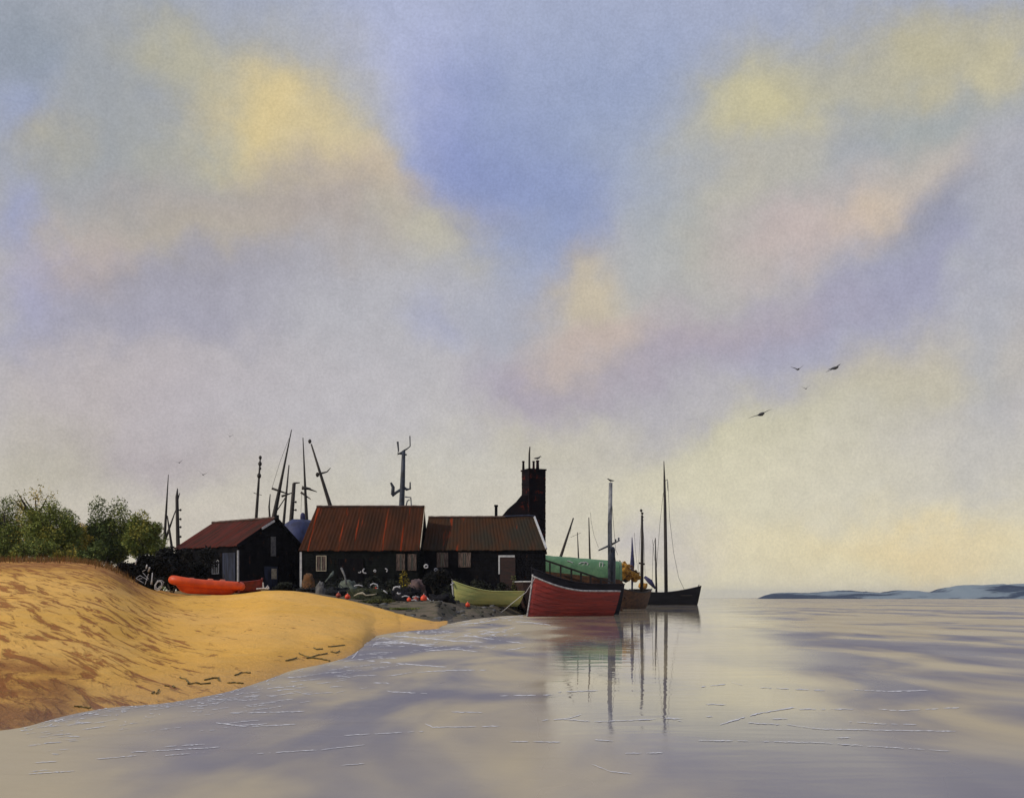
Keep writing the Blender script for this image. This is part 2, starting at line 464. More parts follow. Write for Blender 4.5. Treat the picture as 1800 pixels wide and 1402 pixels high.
_cols = [_w * np.convolve(np.pad(a_, 30, mode='edge'), _k, 'valid') + (1 - _w) * a_ for a_ in _cols]
SP = np.stack([_ug] + _cols, 1)


def spit(u):
    d0, yc, dc, zb = (np.interp(u, SP[:, 0], SP[:, i]) for i in (1, 2, 3, 4))
    return d0, EYE - (yc - CV) / F * dc, dc, zb


def ground_z(u, d, bumps=True):
    d0, zc, dc, zb = spit(u)
    zc = max(zc, .05)
    if d < d0:
        z = max(-2.0, -.075 * (d0 - d))
    elif d < dc:
        s = (d - d0) / (dc - d0)
        z = zc * (1 - (1 - s) ** 1.28) if u < 700 else zc * s
    else:
        s = min(1, (d - dc) / 12)
        z = zc + (zb - zc) * s * s * (3 - 2 * s)
    if d > 215:
        z -= (d - 215) * .03
    if bumps and d > d0:
        X = (u - CU) / F * d
        k = min(1, (d - d0) / 4) * min(1, d / 30)
        z += k * (.10 * mnoise.noise(Vector((X * .35, d * .28, 0))) + .035 * mnoise.noise(Vector((X * 1.3, d * 1.1, 3))))
    return z


def on_ground(u, d):
    return Vector(((u - CU) / F * d, d, ground_z(u, d)))


us = np.concatenate([np.linspace(-700, 0, 60), np.linspace(4, 1000, 330), np.linspace(1010, 1400, 16)])
ds = np.concatenate([np.geomspace(5.5, 60, 150), np.linspace(60.6, 110, 90), np.linspace(112, 290, 40)])
mb = MB()
rows, zones = [], []
for d in ds:
    row = []
    for u in us:
        w = 5 * mnoise.noise(Vector(((u - CU) / F * d * .9, d * .5, 5))) * (1 if d < 52 else .4)
        uu = u + w * (0 if u < 0 else 1)
        z = ground_z(uu, d)
        row.append(((u - CU) / F * d, d, z))
        X = (u - CU) / F * d
        nz = mnoise.noise(Vector((X * .22, d * .12, 1))) + .5 * mnoise.noise(Vector((X * .7, d * .5, 2)))
        rust = max(0, min(1, (330 - u) / 300 + .15 * nz)) if d < 75 else .6
        rust = max(rust, max(0, min(1, (d - 50) / 8)) * max(0, min(1, (300 - u) / 100)))
        _, zc, dc, _ = spit(uu)
        gravel = max(0, min(1, (u - 600 + (d - 50) * 5) / 60 + .6 * nz))
        if u < 788 and d < dc - .3:
            gravel = 0
        if d > dc + 5:
            gravel = max(gravel, .8)
        if u > 790:
            gravel = 1
        wet = max(0, min(1, 1 - z / .22)) * 1.0
        bank = max(0, min(1, (d - 33 - 4 * nz) / 12)) * max(0, min(1, (330 - u) / 90 + .5 * nz))
        bank = max(bank, max(0, min(1, (150 - u + 40 * nz) / 60)) * max(0, min(1, (15.5 - d + nz) / 1.5)) * .9)
        rust = max(rust, max(0, min(1, (480 - u) / 240 + .2 * nz)))
        zones.append((rust, gravel, wet, bank))
    rows.append(row)
mb.grid(rows)
sand = bpy.data.materials.new('ochre_sand')
t = NT(nodes_of(sand))
tc = t.n('ShaderNodeTexCoord').outputs['Object']
zat = t.n('ShaderNodeAttribute', attribute_name='zone')
zo = zat.outputs['Color']
zs = t.n('ShaderNodeSeparateColor', {0: zo})
n_big = t.noise(t.scaled(tc, (.10, .05, 1)), 1.6, 4, .55)
n_med = t.noise(tc, 1.3, 6, .65)
n_fine = t.noise(tc, 22, 4, .7)
base = t.mix(t.ramp(n_big.outputs[0], .35, .65), c(.78, .43, .075), c(.82, .47, .12))
base = t.mix(t.ramp(n_med.outputs[0], .45, .72, 0, .4), base, c(.74, .47, .15))
# rust-brown drift lines that run along the bank
fm = t.n('ShaderNodeMapping', {'Vector': tc, 'Rotation': (0, 0, R(-56)), 'Scale': (1.9, .36, 1)}, vector_type='TEXTURE')
flow = fm.outputs[0]
st = t.noise(flow, 1.15, 8, .70, .5)
thr = t.math('SUBTRACT', .65, t.math('MULTIPLY', zs.outputs[0], .14))
stf = t.math('MULTIPLY', t.math('SUBTRACT', st.outputs[0], thr), 16.0, clamp=True)
rustc = t.mix(t.ramp(n_med.outputs[0], .35, .65), c(.22, .058, .016), c(.34, .105, .022))
base = t.mix(t.math('MULTIPLY', stf, .8), base, rustc)
base = t.mix(t.math('MULTIPLY', zat.outputs['Alpha'], t.ramp(n_med.outputs[0], .30, .60, .35, .9)), base, c(.27, .098, .026))
# brown flecks everywhere
fl = t.noise(t.scaled(tc, (1, .35, 1)), 3.2, 6, .75)
base = t.mix(t.ramp(fl.outputs[0], .60, .65, 0, .75), base, c(.28, .115, .03))
# gravel and mud of the hard
gr = t.mix(t.ramp(n_med.outputs[0], .4, .6), c(.15, .12, .085), c(.085, .078, .048))
gr = t.mix(t.ramp(t.noise(tc, 3.5, 6, .8).outputs[0], .60, .64), gr, c(.045, .042, .03))
base = t.mix(zs.outputs[1], base, gr)
wetc = t.mix(1.0, base, c(.74, .70, .66), 'MULTIPLY')
base = t.mix(zs.outputs[2], base, wetc)
b = t.n('ShaderNodeBsdfPrincipled', {'Base Color': base, 'Specular IOR Level': .2})
t.put(b.inputs['Roughness'], t.math('SUBTRACT', .92, t.math('MULTIPLY', zs.outputs[2], .45)))
hgt = t.math('ADD', t.math('MULTIPLY', n_fine.outputs[0], .25), t.math('ADD', n_med.outputs[0], t.math('MULTIPLY', stf, -.2)))
bp = t.n('ShaderNodeBump', {'Strength': .8, 'Distance': .16, 'Height': hgt})
t.put(b.inputs['Normal'], bp.outputs[0])
t.n('ShaderNodeOutputMaterial', {0: b.outputs[0]})
beach = mb.build('beach', sand, smooth=True)
tag(beach, kind='structure')
ca = beach.data.color_attributes.new('zone', 'FLOAT_COLOR', 'POINT')
ca.data.foreach_set('color', [x for z in zones for x in z])

# ------------------------------------------------------------------ water
wm = bpy.data.materials.new('estuary_water')
t = NT(nodes_of(wm))
tc = t.n('ShaderNodeTexCoord').outputs['Object']
sx = t.n('ShaderNodeSeparateXYZ', {0: tc})
# a breeze ruffles the water off the beach; the lane by the boats lies calm
lane = t.math('DIVIDE', sx.outputs[0], t.math('ADD', t.math('MAXIMUM', sx.outputs[1], 1.0), 4.0))
lane = t.math('ADD', lane, t.math('MULTIPLY', t.math('SUBTRACT', t.noise(tc, .12, 3, .6).outputs[0], .5), .08))
ruff = t.math('MAXIMUM', t.ramp(lane, .050, .0), t.ramp(lane, .165, .26))
ruff = t.math('MAXIMUM', ruff, t.math('MULTIPLY', t.ramp(sx.outputs[1], 12, 7), .7))
# cat's paws: patches of smoother water inside the ruffled part
paws = t.noise(t.scaled(tc, (.42, .15, 1)), 1.0, 4, .5, .4)
ruff = t.math('MULTIPLY', ruff, t.ramp(paws.outputs[0], .36, .64, .6, 1.0))
wv = t.noise(t.scaled(tc, (.55, 1.0, 1)), 1.15, 3, .55, .3)
wf = t.noise(t.scaled(tc, (.6, 1.3, 1)), 6.0, 3, .6)
big = t.noise(t.scaled(tc, (.5, 1.0, 1)), .30, 3, .5)
hh = t.math('ADD', t.math('MULTIPLY', wv.outputs[0], 1.0), t.math('ADD', t.math('MULTIPLY', wf.outputs[0], t.math('MULTIPLY', ruff, .12)), t.math('MULTIPLY', big.outputs[0], .8)))
bp = t.n('ShaderNodeBump', {'Distance': .10, 'Height': hh})
t.put(bp.inputs['Strength'], t.math('ADD', .06, t.math('MULTIPLY', ruff, .26)))
cloud_refl = t.noise(t.scaled(tc, (.36, .13, 1)), 1.3, 4, .5, .5)
cloud_refl2 = t.noise(t.scaled(tc, (.11, .028, 1)), 1.3, 4, .5, .5)
cloud_refl3 = t.noise(t.scaled(tc, (.035, .008, 1)), 1.3, 4, .5, .5)
pl_ = t.math('MULTIPLY', t.math('ADD', t.math('ADD', cloud_refl.outputs[0], cloud_refl2.outputs[0]), cloud_refl3.outputs[0]), .3333)
silt_refl = t.mix(t.ramp(pl_, .415, .515), c(.195, .188, .225), c(.45, .385, .265))  # cloud reflections put into the silty water colour as violet and cream patches
b = t.n('ShaderNodeBsdfPrincipled', {'Base Color': silt_refl, 'IOR': 1.33, 'Specular IOR Level': .5, 'Normal': bp.outputs[0]})
t.put(b.inputs['Roughness'], t.math('ADD', .015, t.math('MULTIPLY', ruff, .42)))
veil = t.n('ShaderNodeBsdfDiffuse', {'Color': silt_refl, 'Normal': bp.outputs[0]})
vmix = t.n('ShaderNodeMixShader', {0: t.math('ADD', .10, t.math('MULTIPLY', ruff, .52)), 1: b.outputs[0], 2: veil.outputs[0]})
t.n('ShaderNodeOutputMaterial', {0: vmix.outputs[0]})
mb = MB()
mb.add([(-6000, -300, 0), (6000, -300, 0), (6000, 7500, 0), (-6000, 7500, 0)], [(0, 1, 2, 3)])
tag(mb.build('water', wm), kind='structure')

# ------------------------------------------------------------------ far headland
hill_m = surface('far_hill_haze_blue', c(.017, .033, .070), c(.036, .058, .095), .012, (1, 1, 2), .95, spec=.05,
                 c3=c(.19, .24, .28), t3=.50, s3=(.3, .3, 1.0))  # haze blue and pale mist patches are put into the base colour
prof = [(1334, 1053), (1345, 1046), (1360, 1042), (1400, 1041), (1440, 1040), (1470, 1037), (1490, 1037), (1515, 1039), (1545, 1041), (1575, 1037),
        (1600, 1038), (1620, 1041), (1640, 1040), (1660, 1032), (1690, 1029), (1715, 1027), (1760, 1027), (1830, 1024), (1930, 1028), (2050, 1022), (2300, 1030)]
pu, pv = np.array(prof, float).T
mb = MB()
rows = []
for k in range(9):
    s = k / 8
    row = []
    for u in np.linspace(1334, 2300, 240):
        D = 1500 - 260 * min(1, (u - 1334) / 500)
        h = EYE - (np.interp(u, pu, pv) - CV) / F * D
        h *= 1 + .10 * mnoise.noise(Vector((u * .03, 0, 0))) + .06 * mnoise.noise(Vector((u * .12, s * 3, 0)))
        wob = 60 * mnoise.noise(Vector((u * .012, s * 1.5, 7)))
        dd = D + (s - .45) * 520 + wob * math.sin(math.pi * s)
        zz = -1 + (h + 1) * math.sin(math.pi * min(1, s / .9)) ** .75 if s < .9 else -1
        row.append(((u - CU) / F * D + (dd - D) * .25, dd, zz))
    rows.append(row)
mb.grid(rows)
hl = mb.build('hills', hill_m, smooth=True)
tag(hl, kind='structure')


# ------------------------------------------------------------------ trees and bushes
def tree(name, label, u, d, v_top, v_low, width_px, kind, group, seed, n=5200, sparse=False, dist=None, clumps=14):
    rng = random.Random(seed)
    g = on_ground(u, d)
    top = P(u, v_top, d).z
    low = P(u, v_low, d).z
    rx = width_px / F * d / 2
    root = thing(name, label, 'tree', g, 0, group)
    H = top - g.z
    tb = MB()
    bend = rng.uniform(-.3, .3)
    tr = [(bend * s * s, 0, -.3 + (H * .82 + .3) * s) for s in (0, .2, .45, .7, 1)]
    r0 = .05 + .025 * H
    tb.tube(tr, [r0, r0 * .8, r0 * .6, r0 * .4, r0 * .15], 8)
    for _ in range(9 if not sparse else 22):
        s = rng.uniform(.18, .8)
        b0 = Vector((bend * s * s, 0, (H * .82) * s))
        a = rng.uniform(0, 2 * math.pi)
        L = rx * rng.uniform(.5, .95)
        e = b0 + Vector((math.cos(a) * L, math.sin(a) * L, L * rng.uniform(.45, 1.1)))
        e.z = min(e.z, H * (1.0 if sparse else .93))
        m = (b0 + e) / 2 + Vector((0, 0, -L * .12))
        tb.tube([b0, m, e], [r0 * .4, r0 * .28, .012], 6)
    tb.build('trunk', 'bark', root, smooth=True)
    lb = MB()
    ch = (top - low)
    cz = (top + low) / 2 - g.z
    if sparse:
        lb.leaves((bend * .4, 0, cz), (rx, rx * .8, ch / 2), n, .085, rng, 26, .3)
    else:
        lb.leaves((bend * .4, 0, cz), (rx * 1.08, rx * .95, ch / 2 * 1.06), int(n * 2.6), .085, rng, clumps + 6)
        lb.leaves((bend * .2, 0, cz - ch * .18), (rx * 1.1, rx * .9, ch / 2 * .8), int(n * 2.2), .10, rng, 14)
    lb.build('crown', [f'leaf_{kind}_{i}' for i in range(3)], root, smooth='leaf')
    return root


def bush(name, label, u, d, v_top, width_px, kind, group, seed, n=2200, size=.10, cat='bush', hollow=.0):
    rng = random.Random(seed)
    g = on_ground(u, d)
    H = P(u, v_top, d).z - g.z
    rx = width_px / F * d / 2
    root = thing(name, label, cat, g, 0, group)
    tb = MB()
    for k in range(7):
        a = rng.uniform(0, 6.28)
        e = Vector((math.cos(a) * rx * .6, math.sin(a) * rx * .5, H * rng.uniform(.5, .85)))
        tb.tube([(0, 0, -.15), e * .5 + Vector((0, 0, .05)), e], [.04, .025, .008], 5)
    tb.build('stem', 'bark', root)
    lb = MB()
    lb.leaves((0, 0, H * .5), (rx, rx * .7, H * .52), n, size, rng, 12)
    lb.build('foliage', [f'leaf_{kind}_{i}' for i in range(3)], root, smooth='leaf')
    return root


TG = 'trees behind the sand bank'
tree('tree', 'thin twiggy olive tree, tallest at the far left edge', 66, 84, 843, 985, 95, 'yellow', TG, 3, 1700, sparse=True)
tree('tree', 'dark green rounded tree just right of the twiggy tree', 92, 80, 880, 990, 92, 'mid', TG, 4, 4600)
tree('tree', 'broad tree cut off by the left edge of the view', 8, 86, 872, 992, 110, 'mid', TG, 11, 4600)
tree('tree', 'yellow green low tree left of the tallest dark tree', 128, 82, 914, 992, 64, 'yellow', TG, 5, 3000)
tree('tree', 'tallest dark green tree with a domed crown', 190, 83, 875, 990, 84, 'dark', TG, 6, 5200)
tree('tree', 'low dark green tree merging into the left of the domed tree', 152, 84, 916, 990, 60, 'dark', TG, 9, 3000)
tree('tree', 'loose light green tree standing nearest the poles', 252, 80, 900, 975, 70, 'mid', TG, 7, 3000)
bush('bush', 'pale green bush at the foot of the bare poles', 284, 80, 948, 60, 'light', 'bushes along the bank', 17, 2200, .09)
bush('bush', 'green bush under the twiggy tree at the far left', 60, 76, 945, 100, 'mid', 'bushes along the bank', 18, 2600)
bush('bush', 'olive bush below the tallest domed tree', 170, 76, 950, 80, 'dark', 'bushes along the bank', 19, 2400)
bush('bush', 'yellow green bush between the two rounded trees', 118, 77, 952, 60, 'yellow', 'bushes along the bank', 20, 1800)
BG = 'black brambles by the red roofed shed'
bush('bramble_bush', 'near black bramble spilling down the end of the sand bank', 226, 59.5, 988, 64, 'black', BG, 21, 6500, .11)
bush('bramble_bush', 'near black bramble heap left of the orange dinghy', 262, 61, 972, 82, 'black', BG, 22, 9000, .11)
bush('bramble_bush', 'near black bramble beside the left corner of the shed', 303, 68.5, 960, 78, 'black', BG, 23, 8000, .11)
bush('bramble_bush', 'tall black bramble reaching the eaves of the red roofed shed', 345, 72.5, 955, 84, 'black', BG, 24, 8000, .11)
bush('bramble_bush', 'low black bramble at the lip of the sand beside the dinghy', 262, 58.5, 1014, 66, 'black', BG, 25, 5000, .09)


# ------------------------------------------------------------------ sheds
def shed(name, label, loc, rz, L, W, hw, hr, wall, roof, ridge_at=.5, ov=.25, gable_roof=None, group=None, ribs=.26, ragged=0.0, hip=(0, 0)):
    """local x along the front, y to the back; front wall on y = 0"""
    root = thing(name, label, 'shed', loc, rz, group)
    yr = W * ridge_at
    # boarded wall: lapped boards on all four sides, gables closed to the roof
    mb = MB()
    pitch = .19
    nb = int(hw / pitch)
    rng = random.Random(hash(name) % 99)
    def boards(p, q, nrm, zt):
        p, q, nrm = Vector(p), Vector(q), Vector(nrm)
        z = -.6
        while z < zt - .02:
            z2 = min(z + pitch, zt)
            o0 = nrm * (.035 + rng.uniform(-.006, .006))
            vs = [p + o0 + Vector((0, 0, z)), q + o0 + Vector((0, 0, z)), q + Vector((0, 0, z2)), p + Vector((0, 0, z2)), p + Vector((0, 0, z)), q + Vector((0, 0, z))]
            mb.add(vs, [(0, 1, 2, 3), (4, 5, 1, 0)])
            z = z2
    boards((0, 0, 0), (L, 0, 0), (0, -1, 0), hw)
    boards((L, W, 0), (0, W, 0), (0, 1, 0), hw)
    for x, sg, hp in ((0, -1, hip[0]), (L, 1, hip[1])):
        z = -.6
        ztop = hw if hp else hr
        while z < ztop - .03:
            z2 = min(z + pitch, ztop)
            def yy(z_):
                if z_ <= hw:
                    return 0, W
                f = (z_ - hw) / (hr - hw)
                return yr * f, W - (W - yr) * f
            a0, a1 = yy(z)
            b0, b1 = yy(z2)
            o = x + sg * (.035 + rng.uniform(-.006, .006))
            mb.add([(o, a0, z), (o, a1, z), (x, b1, z2), (x, b0, z2), (x, a0, z), (x, a1, z)], [(0, 1, 2, 3), (4, 5, 1, 0)])
            z = z2
    mb.build('wall', wall, root)
    # corrugated roof of two slopes
    mb = MB()
    ncol = max(8, int((L + 2 * ov) / ribs * 4))
    for (ye, yt) in ((-ov, yr), (W + ov, yr)):
        sl_ = (hr - hw) / (yr if ye < 0 else (W - yr))
        ze = hw - ov * sl_
        rows = []
        for k in range(5):
            f = k / 4
            row = []
            for i in range(ncol + 1):
                xl, xr = -ov + hip[0] * f, L + ov - hip[1] * f
                x = xl + (xr - xl) * i / ncol
                rip = (.016 + .012 * mnoise.noise(Vector((x * .9, f * 2, 4)))) * math.sin(i * math.pi / 2)
                jag = 0
                if k == 0:
                    jag = ragged * mnoise.noise(Vector((x * 2.1, 3, 0)))
                sag = .07 * mnoise.noise(Vector((x * .5, f, 1))) + .025 * mnoise.noise(Vector((x * 2.3, f * 2, 6)))
                y = ye + (yt - ye) * f + (jag if ye < 0 else 0)
                row.append((x, y, ze + (hr - ze) * f + .09 + rip + sag + jag * sl_))
            rows.append(row)
        low = [[(x, y, z - .05) for x, y, z in r] for r in rows]
        mb.grid(rows)
        mb.grid([list(reversed(r)) for r in low])
        mb.grid([rows[0], low[0]])
        mb.grid([[r[0] for r in rows], [r[0] for r in low]])
        mb.grid([[r[-1] for r in rows], [r[-1] for r in low]])
    for hp, xe, xt in ((hip[0], -ov, -ov + hip[0]), (hip[1], L + ov, L + ov - hip[1])):
        if hp:
            zf, zk = hw - ov * (hr - hw) / yr + .075, hw - ov * (hr - hw) / (W - yr) + .075
            mb.add([(xe, -ov, zf), (xe, W + ov, zk), (xt, yr, hr + .075)], [(0, 1, 2)])
    rf = mb.build('roof', roof, root)
    mb = MB()
    rp = [(-ov + hip[0] + (L + 2 * ov - hip[0] - hip[1]) * i / 30, yr, hr + .13 + .035 * mnoise.noise(Vector((i * .8, 0, 0)))) for i in range(31)]
    mb.tube(rp, .09, 7)
    mb.build('ridge_cap', 'ridge', rf, smooth=True)
    return root


def window(parent, x, z, w, h, y=-.07, curtain=True, frame='curtain', bars=1):
    fr = MB()
    t_ = .05
    fr.box((x, y, z), (x + w, y + .05, z + t_)).box((x, y, z + h - t_), (x + w, y + .05, z + h))
    fr.box((x, y, z + t_), (x + t_, y + .05, z + h - t_)).box((x + w - t_, y, z + t_), (x + w, y + .05, z + h - t_))
    for i in range(bars):
        xx = x + w * (i + 1) / (bars + 1)
        fr.box((xx - .02, y + .004, z + t_), (xx + .02, y + .046, z + h - t_))
    f = fr.build('window', frame, parent)
    g = MB()
    g.box((x + t_, y + .025, z + t_), (x + w - t_, y + .035, z + h - t_))
    g.build('pane', 'glass', f)
    if curtain:
        cb = MB()
        for a, b_ in ((x + t_ + .02, x + w * .36), (x + w * .62, x + w - t_ - .02)):
            rows = [[(a + (b_ - a) * i / 8 * (1 if k > 2 else .9), y + .018 + .006 * math.sin(i * 2.2), z + t_ + (h - 2 * t_) * k / 5) for i in range(9)] for k in range(6)]
            cb.grid(rows)
        cb.build('curtain', 'curtain', f)
    return f


# left shed: long side to the left, gable to the right; corner nearest the viewer
C0 = P(418, 1040, 80); C0.z = 1.45
gdir = Vector((3.61, 4.0, 0)).normalized()
ldir = Vector((-gdir.y, gdir.x, 0))
Ls, Ws = 7.9, 5.5
# local x runs from the far left end of the long side to the near corner
far = C0 + ldir * Ls
rz = math.atan2(-ldir.y, -ldir.x)
zE = P(418, 958, 80).z - 1.45
zR = P(482, 913, 82.5).z - 1.45
s1 = shed('shed', 'small black tarred shed with a rusty red roof, gable end to the right', (far.x, far.y, 1.45), rz, Ls, Ws, zE, zR, 'tar', 'rust_red',
          .58, .16, group='tarred sheds on the hard', ragged=.12)
mb = MB()
mb.box((Ls - 1.75, -.085, -.2), (Ls - .22, -.04, zE - .5))
for i in range(1, 6):
    xx = Ls - 1.75 + 1.53 * i / 6
    mb.box((xx - .012, -.095, -.2), (xx + .012, -.0855, zE - .5))
dr = mb.build('door', 'bluegrey', s1)
mb = MB(); mb.box((Ls - 1.62, -.13, 1.15), (Ls - 1.55, -.0955, 1.4)); mb.build('handle', 'wire', dr)
mb = MB(); mb.box((Ls + .02, -.075, -.2), (Ls + .075, .05, zE - .35)); mb.build('corner_board', 'white', s1)
window(s1, Ls - 3.1, 1.45, .85, 1.0, -.09, False, 'white', 2)
mb = MB()
# gable details: loft hatch and pale patched door
mb.box((Ls + .05, 2.75, 2.75), (Ls + .085, 3.2, 4.15))
mb.build('loft_hatch', 'stone', s1)
mb = MB()
mb.box((Ls + .05, 2.2, -.3), (Ls + .085, 3.35, 2.0))
d2 = mb.build('door', 'bluegrey', s1)
mb = MB(); mb.box((Ls + .0855, 2.8, 1.1), (Ls + .095, 3.25, 1.85)); mb.build('pane', 'pale', d2)
mb = MB()
sl1 = (zR - zE) / (Ws * .58)
mb.beam((Ls + .2, -.16, zE - .16 * sl1 + .04), (Ls + .2, Ws * .58, zR + .05), .05, .22)
mb.beam((Ls + .2, Ws + .16, zE - .16 * (zR - zE) / (Ws * .42) + .04), (Ls + .2, Ws * .58, zR + .05), .05, .22)
mb.build('barge_board', 'tar', s1)
mb = MB()
mb.beam((Ls + .235, Ws * .34, zE + (zR - zE) * .62 + .02), (Ls + .235, Ws * .54, zE + (zR - zE) * .95), .02, .16)
mb.build('flashing', 'white', s1)
mb = MB(); mb.box((Ls + .08, Ws * .58 - .12, zR - .1), (Ls + .30, Ws * .58 + .12, zR + .32)); mb.build('finial', 'tar', s1)

# middle shed
x0, x1, d1 = P(529, 0, 80).x, P(735, 0, 80).x, 80
g2 = 1.15
s2 = shed('shed', 'tall middle shed with a steep rust brown roof streaked orange', (x0, d1, g2), 0, x1 - x0, 8.0, P(0, 966, 80).z - g2, P(0, 893, 84).z - g2,
          'tar_green', 'rust_brown', .5, .14, group='tarred sheds on the hard', ragged=.10, hip=(.55, 0))
h2 = P(0, 966, 80).z - g2
px = 80 / F
mb = MB(); mb.box((-.075, -.075, 0), (.07, -.01, h2 - .15)); mb.build('corner_board', 'white', s2)
window(s2, (556 - 529) * px, h2 - 1.5, 18 * px, 1.1, -.09, True, 'pale')
window(s2, (697 - 529) * px, h2 - 1.45, 15 * px, 1.15, -.09, True, 'curtain', 2)
window(s2, (717 - 529) * px, h2 - 1.45, 15 * px, 1.15, -.09, True, 'curtain', 2)
mb = MB()
mb.box((2.6, -.095, -.2), (4.4, -.045, h2 - .6))
mb.build('door', 'tar', s2)
mb = MB(); mb.beam((x1 - x0 + .17, -.2, h2 + .10), (x1 - x0 + .17, 4.0, P(0, 893, 84).z - g2 + .12), .05, .16); mb.build('barge_board', 'pale', s2)

# right shed
x0, x1, d1 = P(746, 0, 82).x, P(957, 0, 82).x, 82
g3 = .85
h3 = P(0, 966, 82).z - g3
s3 = shed('shed', 'long low shed on the right with a dull brown roof', (x0, d1, g3), R(-2.2), x1 - x0, 7.6, h3, P(0, 912, 86).z - g3,
          'tar', 'dull_roof', .5, .14, group='tarred sheds on the hard', ragged=.08, hip=(0, .95))
px = 82 / F
window(s3, (768 - 746) * px, h3 - 1.25, 20 * px, 1.05, -.09, True, 'curtain')
window(s3, (806 - 746) * px, h3 - 1.25, 22 * px, 1.05, -.09, True, 'curtain')
mb = MB(); mb.box(((879 - 746) * px, -.09, .2), ((906 - 746) * px, -.045, h3 - .55)); d3 = mb.build('door', 'wood_darkbrown', s3)
mb = MB()
xa, xb, zt = (877 - 746) * px, (905 - 746) * px, h3 - .45
mb.box((xa - .03, -.12, zt - .09), (xb, -.05, zt + .05)).box((xa - .03, -.12, zt - 1.3), (xa + .08, -.05, zt - .0905))
mb.build('door_frame', 'white', s3)
L3 = x1 - x0
mb = MB()
mb.beam((L3 + .14, -.14, h3 + .06), (L3 + .14 - .95, 3.8, P(0, 912, 86).z - g3 + .17), .12, .12)
mb.build('barge_board', 'white', s3)
mb = MB()
mb.tube([(L3 - 3.0, 3.72, P(0, 912, 86).z - g3 + .17), (L3 - 1.2, 3.72, P(0, 912, 86).z - g3 + .24), (L3 - .8, 3.72, P(0, 912, 86).z - g3 + .18)], .07, 6)
mb.build('flashing', 'bluegrey', s3)
mb = MB(); mb.tube([(4.95, 4.3, P(0, 912, 86).z - g3 - .5), (4.95, 4.3, P(0, 890, 86).z - g3)], .11, 8).tube([(4.95, 4.3, P(0, 890, 86).z - g3 + .0), (4.95, 4.3, P(0, 888, 86).z - g3 + .05)], .15, 8)
mb.build('stovepipe', 'tar', s3)

# tall brick chimney with its sloping breast
ch_d = 97
g = on_ground(937, ch_d)
chx, chw = P(938, 0, ch_d).x, 43 / F * ch_d
topz = P(0, 826, ch_d).z
chim = thing('chimney', 'tall sooty brick chimney rising behind the right hand shed', 'chimney', (chx, ch_d, g.z - .1), R(24))
mb = MB()
hz = topz - g.z
wA = chw * .74
rng = random.Random(5)
z = -.2
while z < hz - .02:
    z2 = min(z + .32, hz)
    j = rng.uniform(-.018, .018)
    mb.box((-wA / 2 + j, -wA / 2 + j, z), (wA / 2 + j, wA / 2 + j, z2 - .03))
    mb.box((-wA / 2 + .03, -wA / 2 + .03, z2 - .03), (wA / 2 - .03, wA / 2 - .03, z2))
    z = z2
mb.box((-wA / 2 - .06, -wA / 2 - .06, hz), (wA / 2 + .06, wA / 2 + .06, hz + .14))
stack = mb.build('stack', 'brick', chim)
# pots and poles
def to_loc(u, v, dz=0):
    w = P(u, v, ch_d) - Vector((chx, ch_d, g.z - .1))
    return Matrix.Rotation(-R(24), 3, 'Z') @ w
for u, v, r in ((920, 810, .10), (938, 810, .10), (945, 809, .13)):
    q = to_loc(u, v); mb = MB()
    mb.tube([(q.x, q.y, hz + .14), (q.x, q.y, q.z - .1), (q.x, q.y, q.z - .1), (q.x, q.y, q.z)], [r * 1.15, r * .9, r * 1.25, r * 1.1], 9)
    mb.build('chimney_pot', 'brick', chim)
q = to_loc(930.5, 785); mb = MB(); mb.tube([(q.x, q.y, hz + .14), (q.x, q.y, q.z - .6), (q.x + .05, q.y, q.z)], [.10, .08, .05], 8); mb.build('pole', 'mast_wood', chim)
mb = MB()
q0, q1, q2 = P(916, 872, 97) - Vector((chx, 97, g.z - .1)), P(879, 912, 97) - Vector((chx, 97, g.z - .1)), None
zb_ = -.2
pl = [(q0.x + .8, q0.z + .0), (q0.x, q0.z), (q0.x - .45, q0.z - .55), (q0.x - 1.15, q0.z - 1.15), (q1.x, q1.z), (q1.x, zb_), (q0.x + .8, zb_)]
mb.prism(pl, 'y', -.75, .75, mat=None)
bs = mb.build('breast', 'brick', chim)
bs.rotation_euler = (0, 0, -R(24))


# ------------------------------------------------------------------ masts, poles
def mast(name, label, pts, r, mat='mast_wood', bars=(), knobs=(), stays=(), group=None, cat='mast', base=None, hook=None, pegs=()):
    """pts: world points, foot first; bars: (p, q, r0, r1)"""
    o = Vector(pts[0])
    root = thing(name, label, cat, o, 0, group)
    mb = MB(); mb.tube([Vector(p) - o for p in pts], r, 8); mb.build('pole', mat, root, smooth=True)
    for p, q, r0, r1 in bars:
        mb = MB(); mb.tube([Vector(p) - o, (Vector(p) + Vector(q)) / 2 - o, Vector(q) - o], [r0, (r0 + r1) / 2, r1], 6); mb.build('crosstree', mat, root, smooth=True)
    for p, rr in knobs:
        mb = MB(); mb.blob(Vector(p) - o, (rr, rr, rr * 1.3), 3, .1, 8, 6); mb.build('knob', mat, root, smooth=True)
    for p, q in pegs:
        mb = MB(); mb.tube([Vector(p) - o, Vector(q) - o], [.07, .05], 6).blob(Vector(q) - o, (.09, .09, .11), 1, .1, 7, 5); mb.build('peg', mat, root)
    for ps in stays:
        mb = MB(); mb.tube([Vector(p) - o for p in ps], .016, 4); mb.build('stay', 'wire', root)
    return root


def up(u0, v0, u1, v1, d, foot=None, n=2):
    """a line of points from (u0,v0) up to (u1,v1), continued down to the ground"""
    a, b = P(u0, v0, d), P(u1, v1, d)
    gz = ground_z(u0, d) - .3 if foot is None else foot
    k = (a.z - gz) / max(.1, b.z - a.z)
    f = a - (b - a) * k
    return [f, a, (a + b) / 2, b]


